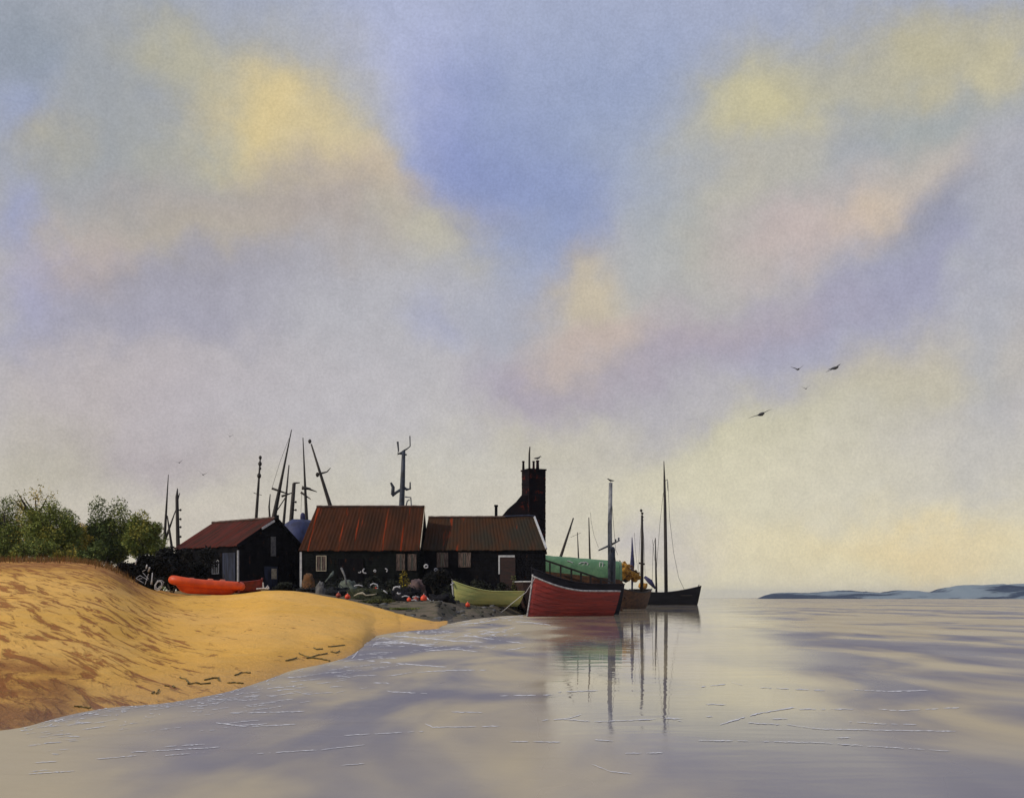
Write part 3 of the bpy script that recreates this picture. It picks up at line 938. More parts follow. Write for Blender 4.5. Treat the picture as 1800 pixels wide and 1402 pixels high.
D1 = 100
GP = 'bare poles between the trees and the red roofed shed'
mast('pole', 'tall thin whip pole beside the last green tree', up(289, 950, 296, 834, D1), [.16, .14, .09, .03], group=GP, cat='pole')
mast('pole', 'thick pole with three pegs up its right side', up(313, 960, 311, 873, D1) + [P(312, 858, D1)], [.20, .18, .16, .14, .04], group=GP, cat='pole',
     pegs=[(P(312, v, D1), P(317.5, v, D1)) for v in (896, 912, 926, 943)], bars=[(P(312, 880, D1), P(316, 866, D1), .07, .03)])
mast('pole', 'leaning pole rising to the right, crossing another', up(288, 955, 309, 896, D1 + 1), [.14, .13, .09, .04], group=GP, cat='pole')
mast('pole', 'short pole leaning to the left, crossing another', up(302, 962, 294, 906, D1 + .5), [.13, .12, .10, .05], group=GP, cat='pole')
GM = 'masts of laid up boats behind the sheds'
D2 = 106
mast('mast', 'mast with four dark knobs near its top above the red roof', up(450, 915, 457.5, 806, D2), [.16, .15, .12, .06], group=GM,
     knobs=[(P(457.5, 804, D2), .15), (P(457, 815, D2), .18), (P(457, 823, D2), .13), (P(455.5, 836, D2), .20)],
     bars=[(P(446, 866, D2), P(460, 870, D2), .04, .03)])
mast('mast', 'thin curved pole left of the tall leaning mast', [P(475, 990, D2), P(474.5, 915, D2), P(473, 890, D2), P(475, 868, D2)], [.12, .10, .08, .04], group=GM)
mast('mast', 'tallest mast behind the sheds, leaning to the right with a long stay', up(480, 916, 512.5, 755, D2), [.26, .24, .12, .04], group=GM,
     bars=[(P(478, 858, D2), P(507, 868, D2), .13, .06)], stays=[[P(508, 770, D2), P(492, 812, D2), P(478, 858, D2)]])
mast('mast', 'slim mast with a spreader and slanting strut', up(498, 925, 508, 817, D2), [.15, .14, .10, .05], group=GM,
     bars=[(P(495, 872, D2), P(513, 866, D2), .12, .05), (P(503, 872, D2), P(485, 900, D2), .05, .05)])
mast('mast', 'thick blunt post with a hooked top', up(511, 926, 517, 849, D2), [.22, .21, .19, .16], group=GM,
     bars=[(P(516, 849, D2), P(527, 848, D2), .10, .05)], pegs=[(P(515, v, D2), P(520, v, D2)) for v in (882, 896)])
mast('mast', 'straight mast with two drooping spreaders', up(539, 915, 532.5, 769, D2), [.19, .17, .10, .04], group=GM,
     bars=[(P(531, 857, D2), P(546, 859, D2), .2, .1), (P(537, 857, D2), P(557, 864, D2), .14, .04), (P(529, 865, D2), P(546, 877, D2), .13, .04)],
     stays=[[P(530, 868, D2), P(529, 900, D2)]])
mast('mast', 'mast leaning to the left over the middle shed roof', up(581, 890, 547, 780, D2), [.24, .19, .13, .07], group=GM,
     bars=[(P(556, 834, D2), P(575, 829, D2), .13, .06), (P(575, 829, D2), P(581, 822, D2), .06, .03)], knobs=[(P(544.5, 775.5, D2), .16), (P(558, 834, D2), .17)])
# covered boat between the first two sheds
o = on_ground(530, 96)
bt = thing('covered_boat', 'boat under a blue tarpaulin behind the gap between two sheds', 'boat', o)
mb = MB()
rows = []
topb = P(530, 913, 96).z - o.z
for k in range(9):
    s = k / 8
    zz = .35 + (topb - .35) * math.sin(s * math.pi / 2) ** .8
    rr = 1.0 if s < .35 else math.cos((s - .35) / .65 * math.pi / 2) ** .55
    rows.append([((1.75 * rr + .07 * math.sin(i * 2.4)) * math.cos(i * math.pi / 12), 3.2 * rr * math.sin(i * math.pi / 12), zz + .05 * math.sin(i * 1.7)) for i in range(24)])
mb.grid(rows, closed=True)
mb.build('tarpaulin', 'blue_tarp', bt, smooth=True)
mb = MB(); mb.blob((.1, 0, topb + .2), (.22, .22, .42), 4, .15, 10, 8); mb.build('masthead', 'blue_sail', bt, smooth=True)
mb = MB(); mb.box((-.6, -2.6, -.1), (.6, 2.6, .5)); mb.build('cradle', 'wood_dark', bt)
mb = MB(); mb.blob((-1.55, -.5, P(505, 930, 96).z - o.z - 1.2), (.9, .9, 1.5), 6, .15, 12, 8); mb.build('side_cover', 'blue_tarp', bt, smooth=True)

# radar mast behind the middle shed
D3 = 90
o = on_ground(707, D3)
pp = lambda u, v, dd=D3: P(u, v, dd) - o
rm = thing('radar_mast', 'blue grey steel mast with bracket arms behind the middle shed', 'mast', o)
mb = MB(); mb.tube([pp(706, 1040), pp(706, 892), pp(708, 840), pp(709.5, 792)], [.26, .22, .19, .14], 10); mb.build('pole', 'steel_blue', rm, smooth=True)
mb = MB(); mb.tube([pp(708, 794), pp(699, 798), pp(700.5, 792), pp(699, 776)], [.08, .07, .06, .09], 6); mb.build('aerial', 'steel_blue', rm)
mb = MB(); mb.tube([pp(709, 792), pp(715, 789), pp(721, 784), pp(720.5, 766)], [.07, .06, .05, .05], 6); mb.build('aerial', 'steel_blue', rm)
mb = MB(); mb.tube([pp(702, 797), pp(715, 799)], .07, 6); mb.build('crosstree', 'steel_blue', rm)
mb = MB(); mb.tube([pp(705, 860), pp(697, 865), pp(689, 871)], [.12, .11, .13], 7).tube([pp(690, 869), pp(691, 856), pp(687, 848)], [.15, .14, .08], 7); mb.build('bracket', 'steel_blue', rm)
mb = MB(); mb.tube([pp(709, 856), pp(715, 860), pp(721, 859), pp(721, 847)], [.12, .11, .08, .05], 7); mb.build('bracket', 'steel_blue', rm)
mb = MB()
mb.tube([pp(712, 873), pp(722, 874), pp(723, 888)], .06, 6).tube([pp(714, 888), pp(716, 880), pp(720, 878)], .05, 6).tube([pp(712, 890), pp(734, 891)], .06, 6)
mb.build('ladder_frame', 'mast_grey', rm)


# ------------------------------------------------------------------ boats
def hull_parts(root, L, B, Hm, bow, stern, mat, inner, rail, strakes=7, keel=-.3, rake=.55, transom=.72, nst=30, lap=.02, bow_full=.75,
               thwarts=3, stemmat=None, railr=.045, both_ends=False, floor=.35, name='hull'):
    """open boat: bow at -x, stern at +x, bottom at z = keel"""
    def half(tt):
        if both_ends:
            return B / 2 * max(0.02, math.sin(math.pi * min(1, max(0, tt)))) ** .45
        if tt < .55:
            return B / 2 * max(.0, math.sin(math.pi / 2 * tt / .55)) ** bow_full
        return B / 2 * (1 - (1 - transom) * ((tt - .55) / .45) ** 2)
    def sheer(tt):
        return Hm + (bow * (1 - tt / .6) ** 2 if tt < .6 else stern * ((tt - .6) / .4) ** 2)
    def keelz(tt):
        k = keel
        if tt < .12:
            k += (.12 - tt) / .12 * .10 * Hm
        if both_ends:
            k += .32 * Hm * abs(2 * tt - 1) ** 3
        return k
    def pt(tt, s, off=0.0):
        hb = half(tt)
        f = s ** .5 if not both_ends else math.sin(s * math.pi / 2) ** .7
        x = -L / 2 + L * tt - rake * s * (1 - tt) ** 4 + (.25 * s * tt ** 6 if not both_ends else 0)
        return x, max(0.012, hb * f + off), keelz(tt) + (sheer(tt) - keelz(tt)) * s ** 1.15
    sv = []
    for j in range(strakes):
        sv += [(j / strakes, lap if j else 0.0), ((j + 1) / strakes, 0.0)]
    rowsR, rowsL, inR, inL = [], [], [], []
    for i in range(nst + 1):
        tt = i / nst
        rowsR.append([(x, y, z) for x, y, z in (pt(tt, s, o_) for s, o_ in sv)])
        rowsL.append([(x, -y, z) for x, y, z in rowsR[-1]])
        ins = []
        for s in (floor, .5, .65, .8, .93, 1.0):
            x, y, z = pt(tt, s, -.05)
            x = max(x, -L / 2 + .06 - rake * s)
            ins.append((x, max(.008, y), z - (0 if s == 1 else 0)))
        ins = [(ins[0][0], 0, ins[0][2])] + ins
        inR.append(ins)
        inL.append([(x, -y, z) for x, y, z in ins])
    mb = MB()
    mb.grid(rowsR).grid(rowsL)
    for rr in (rowsR[-1],):                                          # transom
        n = len(rr)
        poly = list(rr) + [(x, -y, z) for x, y, z in reversed(rr)]
        mb.add(poly, [tuple(range(len(poly)))])
    for A, I in ((rowsR, inR), (rowsL, inL)):                          # top of the planking
        mb.grid([[a[-1] for a in A], [i_[-1] for i_ in I]])
    h = mb.build(name, mat, root)
    mb = MB()
    mb.grid(inR).grid(inL)
    poly = list(inR[-1]) + [(x, y, z) for x, y, z in reversed(inL[-1])][:-1]
    mb.add([(x - .05, y, z) for x, y, z in poly], [tuple(range(len(poly)))])
    mb.build('lining', inner, root)
    mb = MB()
    for sgn in (1, -1):
        mb.tube([(x, sgn * (y + .015), z + .01) for x, y, z in (pt(i / nst, 1.0) for i in range(nst + 1))], railr, 6)
    x, y, z = pt(1.0, 1.0)
    mb.tube([(x, -y, z + .01), (x, y, z + .01)], railr, 6)
    mb.build('gunwale', rail, root, smooth=True)
    mb = MB()
    st = [pt(0, s)[::2] for s in (0, .25, .5, .75, 1.0)]
    mb.tube([(x - .02, 0, z) for x, z in st] + [(st[-1][0] - .03, 0, st[-1][1] + .14)], [.05, .05, .05, .055, .06, .06], 6)
    mb.build('stem', stemmat or rail, root, smooth=True)
    for k in range(thwarts):
        tt = .28 + .5 * k / max(1, thwarts - 1)
        x, y, z = pt(tt, .8)
        mb = MB(); mb.box((x - .12, -y + .06, z - .02), (x + .12, y - .06, z + .03)); mb.build('thwart', 'wood_brown', root)
    return pt


# red clinker boat, bow towards the beach
a, b_ = P(924, 1083, 72), P(1071, 1083, 76)
cen = (a + b_) / 2; cen.z = 0
rzr = math.atan2(b_.y - a.y, b_.x - a.x)
Lr = (b_ - a).length - .15
red = thing('rowing_boat', 'big red clinker boat with a white gunwale at the water edge', 'boat', cen, rzr)
hull_parts(red, Lr, 2.3, 1.62, .92, .0, 'red_boat', 'navy', 'offwhite', 9, -.35, -.50, .80, lap=.04, railr=.055)
# navy boat just behind it
a, b_ = P(946, 1080, 79), P(1082, 1080, 82)
cen = (a + b_) / 2; cen.z = 0
nv = thing('rowing_boat', 'navy black boat moored behind the red boat', 'boat', cen, math.atan2(b_.y - a.y, b_.x - a.x))
hull_parts(nv, (b_ - a).length, 2.0, 2.15, 1.05, .0, 'navy', 'navy', 'navy', 6, -.35, .5, .8, lap=.02)
# dark brown boat stern on
g = on_ground(922, 79)
br = thing('rowing_boat', 'dark brown boat seen stern on beside the red bow', 'boat', (P(925, 0, 79).x, 81.2, max(.35, g.z)), R(-80))
hull_parts(br, 4.4, 1.75, 1.95, .3, .0, 'wood_darkbrown', 'wood_dark', 'white', 6, -.15, .4, .78, lap=.02, railr=.05)
# olive yellow boat on the hard
a, b_ = P(797, 1060, 76.5), P(910, 1060, 78.5)
cen = (a + b_) / 2
cen.z = ground_z(850, 77.5) + .02
yl = thing('rowing_boat', 'olive yellow rowing boat drawn up on the hard', 'boat', cen, math.atan2(b_.y - a.y, b_.x - a.x))
hull_parts(yl, (b_ - a).length - .1, 1.7, .98, .70, .0, 'yellow_boat', 'wood_dark', 'yellow_boat', 5, -.05, .12, .8, lap=.012, railr=.035, stemmat='white')
mb = MB(); mb.tube([(-2.25, 0, 1.62), (-2.5, -.1, 1.5), (-2.62, -.12, 1.42)], [.05, .05, .04], 6); mb.build('painter_rope', 'rope_white', yl)

for lab, ps in (('slack mooring rope from the red bow to the hard', [P(940, 1016, 72), P(925, 1040, 73), P(900, 1060, 74.5), P(880, 1066, 75)]),):
    ps[-1].z = ground_z(880, 75) + .02
    ps[-2].z = max(ps[-2].z, ground_z(900, 74.5) + .05)
    mb = MB(); mb.tube(ps, .022, 5)
    tag(mb.build('mooring_rope', 'rope_white', None, ps[0], smooth=True), lab, 'rope')
# orange rigid dinghy at the lip of the sand
a, b_ = P(298, 1040, 67.0), P(426, 1043, 68.5)
cen = (a + b_) / 2
cen.z = ground_z(355, 67.7) + .05
od = thing('dinghy', 'long orange dinghy lying on the sand before the red roofed shed', 'dinghy', cen, math.atan2(b_.y - a.y, b_.x - a.x))
od.rotation_euler = (0, R(3.2), od.rotation_euler.z)
Lo = (b_ - a).length - .3
mb = MB()
ring = []
n = 56
for i in range(n):
    th = 2 * math.pi * i / n
    cx, sy = math.cos(th), math.sin(th)
    x = Lo / 2 * (abs(cx) ** .55) * (1 if cx > 0 else -1)
    y = .62 * (abs(sy) ** .55) * (1 if sy > 0 else -1)
    ring.append((x, y, .62 + .16 * max(0, -x / (Lo / 2)) ** 2))
mb.tube(ring + [ring[0], ring[1]], .27, 12)
mb.build('side_tube', 'orange', od, smooth=True)
mb = MB()
rows = []
for k in range(7):
    s = k / 6
    rows.append([(x * (.55 + .42 * s ** .5), y * (.45 + .55 * s ** .5) * 1.05, .02 + (z - .1) * s ** 1.2) for x, y, z in ring])
mb.grid(rows, closed=True)
mb.add([rows[0][i] for i in range(n)], [tuple(range(n))])
mb.build('hull', 'orange', od, smooth=True)
for k, xx in enumerate((-.85, .25, .95)):
    mb = MB(); mb.tube([(xx - .2, .58, .84 - k * .01), (xx - .1, .58, .93), (xx + .12, .58, .93), (xx + .2, .58, .84)], [.05, .06, .06, .04], 6)
    mb.build('grab_handle', 'orange_pale', od)
mb = MB(); mb.box((-1.3, -.5, .35), (1.6, .5, .40)); mb.build('floor', 'navy', od)
mb = MB(); mb.box((Lo / 2 - .22, -.62, .2), (Lo / 2 - .12, .62, .9)); mb.build('transom', 'orange_dark', od)
# dark red dinghy behind its stern
g = on_ground(430, 71)
cen = Vector((P(427, 0, 71).x, 71, g.z + .05))
dd_ = thing('dinghy', 'small dark red dinghy tucked behind the stern of the orange one', 'dinghy', cen, R(195))
hull_parts(dd_, 2.0, 1.0, .62, .16, .0, 'orange_dark', 'wood_dark', 'orange_dark', 4, -.05, .15, .8, lap=.01, thwarts=2)

# green covered houseboat on the far side of the jetty
HB = 103
a, b_ = P(950, 1070, HB), P(1086, 1070, HB)
hb = thing('houseboat', 'brown houseboat with a green tarpaulin roof moored past the sheds', 'houseboat', ((a.x + b_.x) / 2, HB, 0), 0)
Lh = b_.x - a.x
zt0, zt1, zg = P(0, 975, HB).z, P(0, 986, HB).z, P(0, 1019, HB).z
mb = MB()
rows = []
for i in range(25):
    s = i / 24
    x = -Lh / 2 + Lh * s
    top = zt0 + (zt1 - zt0) * s + .04 * mnoise.noise(Vector((s * 9, 0, 0)))
    half_ = 1.9 * (1 if s < .9 else 1 - (s - .9) * 1.2)
    row = []
    for k in range(15):
        th = math.pi * k / 14
        yy = -math.cos(th)
        zs_ = zg + (P(0, 1003, HB).z - zg) * (1 - s)
        row.append((x, half_ * (abs(yy) ** .55) * (1 if yy > 0 else -1), zs_ + (top - zs_) * math.sin(th) ** .55 + (-.05 * abs(math.sin(s * 40)) if k in (0, 14) else 0)))
    rows.append(row)
mb.grid(rows)
mb.add(rows[0], [tuple(range(15))])
cv_ = mb.build('canopy', 'green_tarp', hb, smooth=True)
mb = MB()
lx = Lh / 2
pr = [(r_[0] + .02, r_[1], r_[2]) for r_ in rows[-1]]
mb.add(pr + [(lx + .25, y * .9, z - .05) for x, y, z in pr], [(i, i + 1, i + 16, i + 15) for i in range(14)] + [tuple(range(15, 30))])
mb.build('end_canvas', 'green_pale', hb)
mb = MB()
rows = []
for i in range(21):
    s = i / 20
    x = -Lh / 2 - .2 + (Lh + .5) * s
    w = 2.05 * (1 - .35 * max(0, (s - .85) / .15) ** 2)
    rows.append([(x, -w * .7, -.6), (x, -w * .95, .2), (x, -w, 1.0), (x, -w * 1.02, 1.0), (x, -w * 1.03, zg + (P(0, 1003, HB).z - zg) * (1 - s) - .02), (x, w * 1.03, zg + (P(0, 1003, HB).z - zg) * (1 - s) - .02), (x, w, 1.0), (x, w * .7, -.6)])
mb.grid(rows, closed=True)
mb.add(rows[0], [tuple(range(8))]).add(rows[-1], [tuple(range(8))])
mb.build('hull', 'wood_brown', hb)
def on_tarp(u, v):
    """a point on the front slope of the canopy"""
    w = P(u, v, HB - 1.72)
    return Vector((w.x - (a.x + b_.x) / 2, -1.78, w.z))
def mark(ptsuv, r=.035):
    mb = MB()
    mb.tube([on_tarp(u, v) for u, v in ptsuv], r, 5)
    mb.build('marking', 'white', hb)
mark([(997, 985), (1003, 987), (1007, 989)], .05)
mark([(1017, 991), (1022, 988), (1030, 987.5), (1034, 990), (1030, 995), (1024, 996), (1024, 991)], .045)
mark([(1025, 998), (1027, 989), (1033, 989), (1032, 994), (1027, 995)], .04)
mark([(1035, 1002), (1042, 1002), (1050, 1002.5)], .025)
mark([(1054, 988), (1054, 999), (1059, 999), (1059.5, 988.5), (1054, 988)], .045)
mark([(1074, 1004), (1078, 1004), (1075, 1008), (1078, 1010)], .04)

# gangway that slopes down from the shed to the boats
GD = 99
A, Bq = P(953, 982, GD), P(1078, 1024, GD)
o = Vector((A.x, GD, 0))
gw = thing('gangway', 'dark gangway with a sloping handrail before the green houseboat', 'gangway', o)
drop = 28 / F * GD
for sy in (0, 1.1):
    mb = MB(); mb.beam(A - o + Vector((0, sy, 0)), Bq - o + Vector((0, sy, 0)), .09, .12); mb.build('handrail', 'wood_dark', gw)
    for u in (967, 986, 1005, 1022, 1039, 1057, 1074):
        s = (u - 953) / (1078 - 953)
        q = A + (Bq - A) * s - o + Vector((0, sy, 0))
        mb = MB(); mb.beam(q + Vector((0, 0, .0)), q - Vector((0, 0, drop)), .10, .10); mb.build('post', 'wood_dark', gw)
mb = MB(); mb.beam(A - o + Vector((0, .55, -drop - .02)), Bq - o + Vector((0, .55, -drop * .9)), 1.3, .16); mb.build('deck', 'wood_brown', gw)
for s in (.03, .5, .97):
    q = A + (Bq - A) * s - o
    for sy in (0, 1.1):
        mb = MB(); mb.tube([(q.x, sy, -.8), (q.x, sy, q.z - drop - .1)], .11, 8); mb.build('pile', 'wood_dark', gw)

# grey mast with crosstree at the end of the houseboat
MD = 100
o = P(1074, 0, MD); o.z = -.8
q = lambda u, v: P(u, v, MD)
gmast = mast('mast', 'tall weathered grey mast before the end of the green houseboat', [Vector((o.x, MD, -.8)), q(1072.5, 1000), q(1072, 920), q(1073.5, 848)],
             [.22, .20, .19, .16], 'mast_grey', bars=[(q(1052, 967), q(1074, 957), .07, .12), (q(1074, 957), q(1090, 949), .12, .05)],
             pegs=[(q(1082, 953), q(1082, 949)), (q(1087, 951), q(1087.5, 946))], stays=[[q(1073, 850), q(1082, 965), q(1086, 975)]])
mast('pole', 'short dark pole with white edging beside the grey mast', [Vector((P(1078, 0, 99.5).x, 99.5, -.6)), P(1078, 985, 99.5), P(1077, 963, 99.5)], [.14, .22, .12], 'steel_blue',
     cat='pole', bars=[(P(1080, 985, 99.3), P(1080.5, 965, 99.3), .06, .05)], knobs=[(P(1077, 966, 99.5), .22)])

# masts moored beyond the houseboat
GB = 'thin masts beyond the green houseboat'
D5 = 135
mast('mast', 'dark mast leaning right beyond the houseboat', up(986, 977, 1008, 910, D5, -.5), [.2, .18, .13, .08], group=GB, stays=[[P(1007, 912, D5), P(1002, 938, D5)]])
mast('mast', 'short thin mast between the leaning mast and the stayed mast', up(1017, 983, 1015, 935, D5, -.5), [.10, .09, .07, .04], group=GB, bars=[(P(1003, 944, D5), P(1021, 936, D5), .025, .02)])
mast('mast', 'upright thin mast with a drooping stay above the green roof', up(1037, 985, 1035, 909, D5, -.5), [.13, .12, .09, .05], group=GB,
     stays=[[P(1038, 900, D5), P(1039, 915, D5), P(1044, 940, D5), P(1052, 962, D5)]])

# brown fishing boat, quarter on, its deck heaped with nets
FD = 122
cen = Vector((P(1102, 0, FD).x, FD, 0))
fb = thing('fishing_boat', 'brown wooden fishing boat with yellow nets and a dark mast', 'fishing boat', cen, R(62))
hull_parts(fb, 7.5, 3.0, 1.75, .6, .35, 'wood_brown', 'wood_dark', 'wood_dark', 7, -.5, .4, .85, lap=.03, thwarts=0, railr=.07)
def fl(u, v, dy=0):
    w = P(u, v, FD + dy) - cen
    return Matrix.Rotation(-R(62), 3, 'Z') @ w
mb = MB(); mb.box((-2.6, -.9, 1.1), (2.9, .9, 1.25)); mb.build('deck', 'wood_brown', fb)
mb = MB(); mb.tube([fl(1128, 1040), fl(1129, 960), fl(1128.5, 905)], [.20, .17, .12], 8); ms = mb.build('mast', 'mast_wood', fb, smooth=True)
mb = MB()
for v in (897, 902, 908, 914): mb.blob(fl(1128 + (v % 3) - 1, v), (.14, .14, .16), v, .3, 7, 5)
mb.build('masthead', 'mast_wood', ms)
mb = MB(); mb.tube([fl(1123, 989), fl(1133, 991)], .10, 6); mb.build('crosstree', 'mast_wood', ms)
for ps in ([(1128, 905), (1124, 960), (1122, 1010)], [(1129, 905), (1132, 950), (1134, 1010)]):
    mb = MB(); mb.tube([fl(*p_) for p_ in ps], .018, 4); mb.build('stay', 'wire', fb)
mb = MB(); mb.tube([fl(1111, 1040), fl(1111.5, 1012), fl(1111.5, 990), fl(1111.5, 968), fl(1111, 944)], [.08, .14, .24, .13, .04], 9); mb.build('furled_sail', 'blue_sail', fb, smooth=True)
mb = MB(); mb.tube([fl(1115, 936), fl(1117, 968), fl(1121, 1000)], .015, 4); mb.build('stay', 'wire', fb)
# separate heaps lying on the deck
nrng = random.Random(8)
def heap(name, label, cat, u, v, d, rx, ry, rz_, mat, seed, rough=.45, group=None, base=None):
    q_ = P(u, v, d)
    if base is not None:
        q_.z = base
    mb = MB(); mb.blob(q_ + Vector((0, 0, rz_ * .55)), (rx, ry, rz_), seed, rough, 18, 12, freq=1.7)
    rg = random.Random(seed)
    mb.leaves(q_ + Vector((0, 0, rz_ * .75)), (rx * 1.15, ry * 1.15, rz_ * 1.25), 420, .13, rg, 9, mis=(0, 1, 2), weights=(4, 2, 2))
    pal = ['yellow_net', 'ochre', 'wood_dark'] if mat == 'yellow_net' else [mat, 'wood_dark', 'ochre']
    return tag(mb.build(name, pal, None, q_, smooth='leaf'), label, cat, group)
heap('net_heap', 'bright yellow net heap on the brown fishing boat', 'net', 1097, 1012, 120, .95, .8, .75, 'yellow_net', 31, .7)
heap('net_heap', 'ochre net bundle right of the yellow heap on the brown boat', 'net', 1116, 1018, 120.5, .5, .5, .5, 'yellow_net', 32, .6)
heap('net_heap', 'brown canvas bundle hung over the near side of the fishing boat', 'net', 1084, 1040, 117, .7, .5, .8, 'wood_brown', 33, .5)
heap('net_heap', 'dark heap of gear behind the yellow nets', 'net', 1090, 1016, 124, 1.0, .8, .9, 'olive_net', 34, .6)

# black ketch out on the river
KD = 185
a, b_ = P(1112, 1060, KD), P(1224, 1060, KD)
cen = Vector(((a.x + b_.x) / 2, KD, 0))
kt = thing('sailing_boat', 'long black hulled two masted sailing boat afloat at the right', 'sailing boat', cen, R(180))
Lk = b_.x - a.x
hull_parts(kt, Lk, 3.2, 2.0, 1.05, .45, 'black_hull', 'wood_dark', 'black_hull', 6, -.6, .75, .7, lap=.02, thwarts=0, railr=.09, bow_full=.6)
kl = lambda u, v: Vector((-(P(u, v, KD).x - cen.x), 0, P(u, v, KD).z))
mb = MB(); mb.box((-Lk * .42, -1.15, 1.5), (Lk * .46, 1.15, 1.62)); mb.build('deck', 'wood_dark', kt)
mb = MB(); mb.tube([kl(1171, 1048), kl(1170, 960), kl(1169, 890), kl(1168, 845), kl(1167, 810)], [.30, .28, .24, .17, .06], 9); mm = mb.build('mast', 'mast_wood', kt, smooth=True)
mb = MB(); mb.tube([kl(1168, 846), kl(1173, 842), kl(1174, 862)], [.08, .06, .05], 6); mb.build('gaff_band', 'mast_grey', mm)
mb = MB(); mb.tube([kl(1154, 1046), kl(1153, 1000), kl(1152, 945)], [.18, .15, .07], 8); mz = mb.build('mast', 'mast_wood', kt, smooth=True)
for ps in ([(1166, 866), (1160, 920), (1155, 985), (1152, 1040)], [(1174, 846), (1177, 910), (1184, 970), (1193, 1015), (1205, 1040)], [(1152, 946), (1148, 960), (1146, 1040)], [(1147, 948), (1151, 985)]):
    mb = MB(); mb.tube([kl(*p_) for p_ in ps], .03, 4); mb.build('stay', 'wire', kt)
mb = MB(); mb.tube([kl(1152, 1034), kl(1143, 1022), kl(1133, 1013)], [.14, .42, .22], 8); mb.build('sail_cover', 'blue_sail', kt, smooth=True)
mb = MB(); mb.blob(kl(1130, 1030), (.8, .7, .55), 12, .5, 12, 8); mb.build('deck_gear', 'yellow_net', kt, smooth=True)
mb = MB(); mb.tube([kl(1226, 1034), kl(1229, 1027)], [.10, .07], 6); mb.build('bowsprit', 'mast_wood', kt)


# ------------------------------------------------------------------ gulls
def gull(label, u, v, d, span, dihedral=.45, roll=0.0, rz=0.0, sweep=.12, group='gulls in flight', fold=.0, asym=1.0):
    o = P(u, v, d)
    root = thing('gull', label, 'bird', o, rz, group)
    root.rotation_euler = (0, roll, rz)
    span *= 1.2
    k = span / 1.15
    mb = MB()
    ys = [-.24, -.18, -.05, .10, .20, .27]
    rr = [.012, .05, .075, .06, .035, .012]
    mb.tube([(0, y * k, (.02 if y < -.1 else 0) * k) for y in ys], [r_ * k for r_ in rr], 8)
    bd = mb.build('body', 'gull', root, smooth=True)
    mb = MB(); mb.add([(-.015 * k, .24 * k, 0), (.015 * k, .24 * k, 0), (.06 * k, .36 * k, .01 * k), (-.06 * k, .36 * k, .01 * k), (0, .3 * k, -.02 * k)], [(0, 1, 2, 3), (0, 4, 1), (1, 4, 2), (2, 4, 3), (3, 4, 0)]); mb.build('tail', 'gull', root)
    for sg in (-1, 1):
        mb = MB()
        rowt = []
        L_ = span / 2 * (1 if sg < 0 else asym)
        for i in range(8):
            s = i / 7
            x = sg * (.03 * k + L_ * s)
            zz = L_ * (dihedral * (s if s < .45 else .45 + (s - .45) * (1 - fold)))
            cw = .20 * k * (1 - s) ** .55 + .015 * k
            y0 = -.07 * k + sweep * L_ * s * (1.8 if s > .5 else .2) * s
            rowt.append([(x, y0, zz), (x, y0 + cw * .4, zz + .022 * k * (1 - s) + .006), (x, y0 + cw, zz), (x, y0 + cw * .4, zz - .012 * k * (1 - s) - .004)])
        mb.grid(rowt, closed=True)
        mb.add(rowt[-1], [(0, 1, 2, 3)])
        mb.build('wing', 'gull', root)
    return root


gull('gull with wings raised in a narrow V at the upper right', 1403, 649, 110, 1.15, .55, R(-8), R(10), fold=.2)
gull('largest dark gull banking with tilted wings at the upper right', 1467, 647, 66, 1.15, .05, R(-26), R(35), fold=.1)
gull('small gull just below the raised wing gull on the right', 1417, 683, 165, 1.0, .7, R(-10), R(0))
gull('gull gliding on long wings stretched wide, lowest on the right', 1338, 728, 74, 1.55, .12, R(-22), R(20), fold=.9)
gull('small gull with steep V wings, highest on the left', 404, 767, 205, 1.0, .8, R(8), R(0))
gull('small gull farthest left above the trees', 315, 813, 180, 1.0, .55, R(-12), R(0))
gull('gull with even V wings above the bare poles', 357, 834, 170, 1.15, .7, R(6), R(0))


def perched(label, u, v, d, s=1.0, rz=0.0):
    o = P(u, v, d)
    root = thing('gull', label, 'bird', o, rz, 'perched gulls')
    mb = MB(); mb.tube([(-.30 * s, 0, .16 * s), (-.16 * s, 0, .18 * s), (0, 0, .20 * s), (.13 * s, 0, .25 * s), (.2 * s, 0, .33 * s), (.25 * s, 0, .36 * s), (.36 * s, 0, .345 * s)],
                       [.012 * s, .06 * s, .09 * s, .075 * s, .045 * s, .05 * s, .008 * s], 8); mb.build('body', 'gull', root, smooth=True)
    for sy in (-.03, .03):
        mb = MB(); mb.tube([(0, sy * s, .15 * s), (.01 * s, sy * s, 0)], .014 * s, 5); mb.build('leg', 'gull', root)
    mb = MB(); mb.tube([(.06 * s, -.08 * s, .24 * s), (-.14 * s, -.09 * s, .21 * s), (-.36 * s, -.05 * s, .19 * s)], [.02 * s, .05 * s, .01 * s], 6); mb.build('wing', 'gull', root)
    return root


perched('gull perched on the right hand chimney pot', 945, 809, 97, .95, R(0))
perched('gull standing on top of the grey mast', 1073.5, 848, 100, .95, R(180))

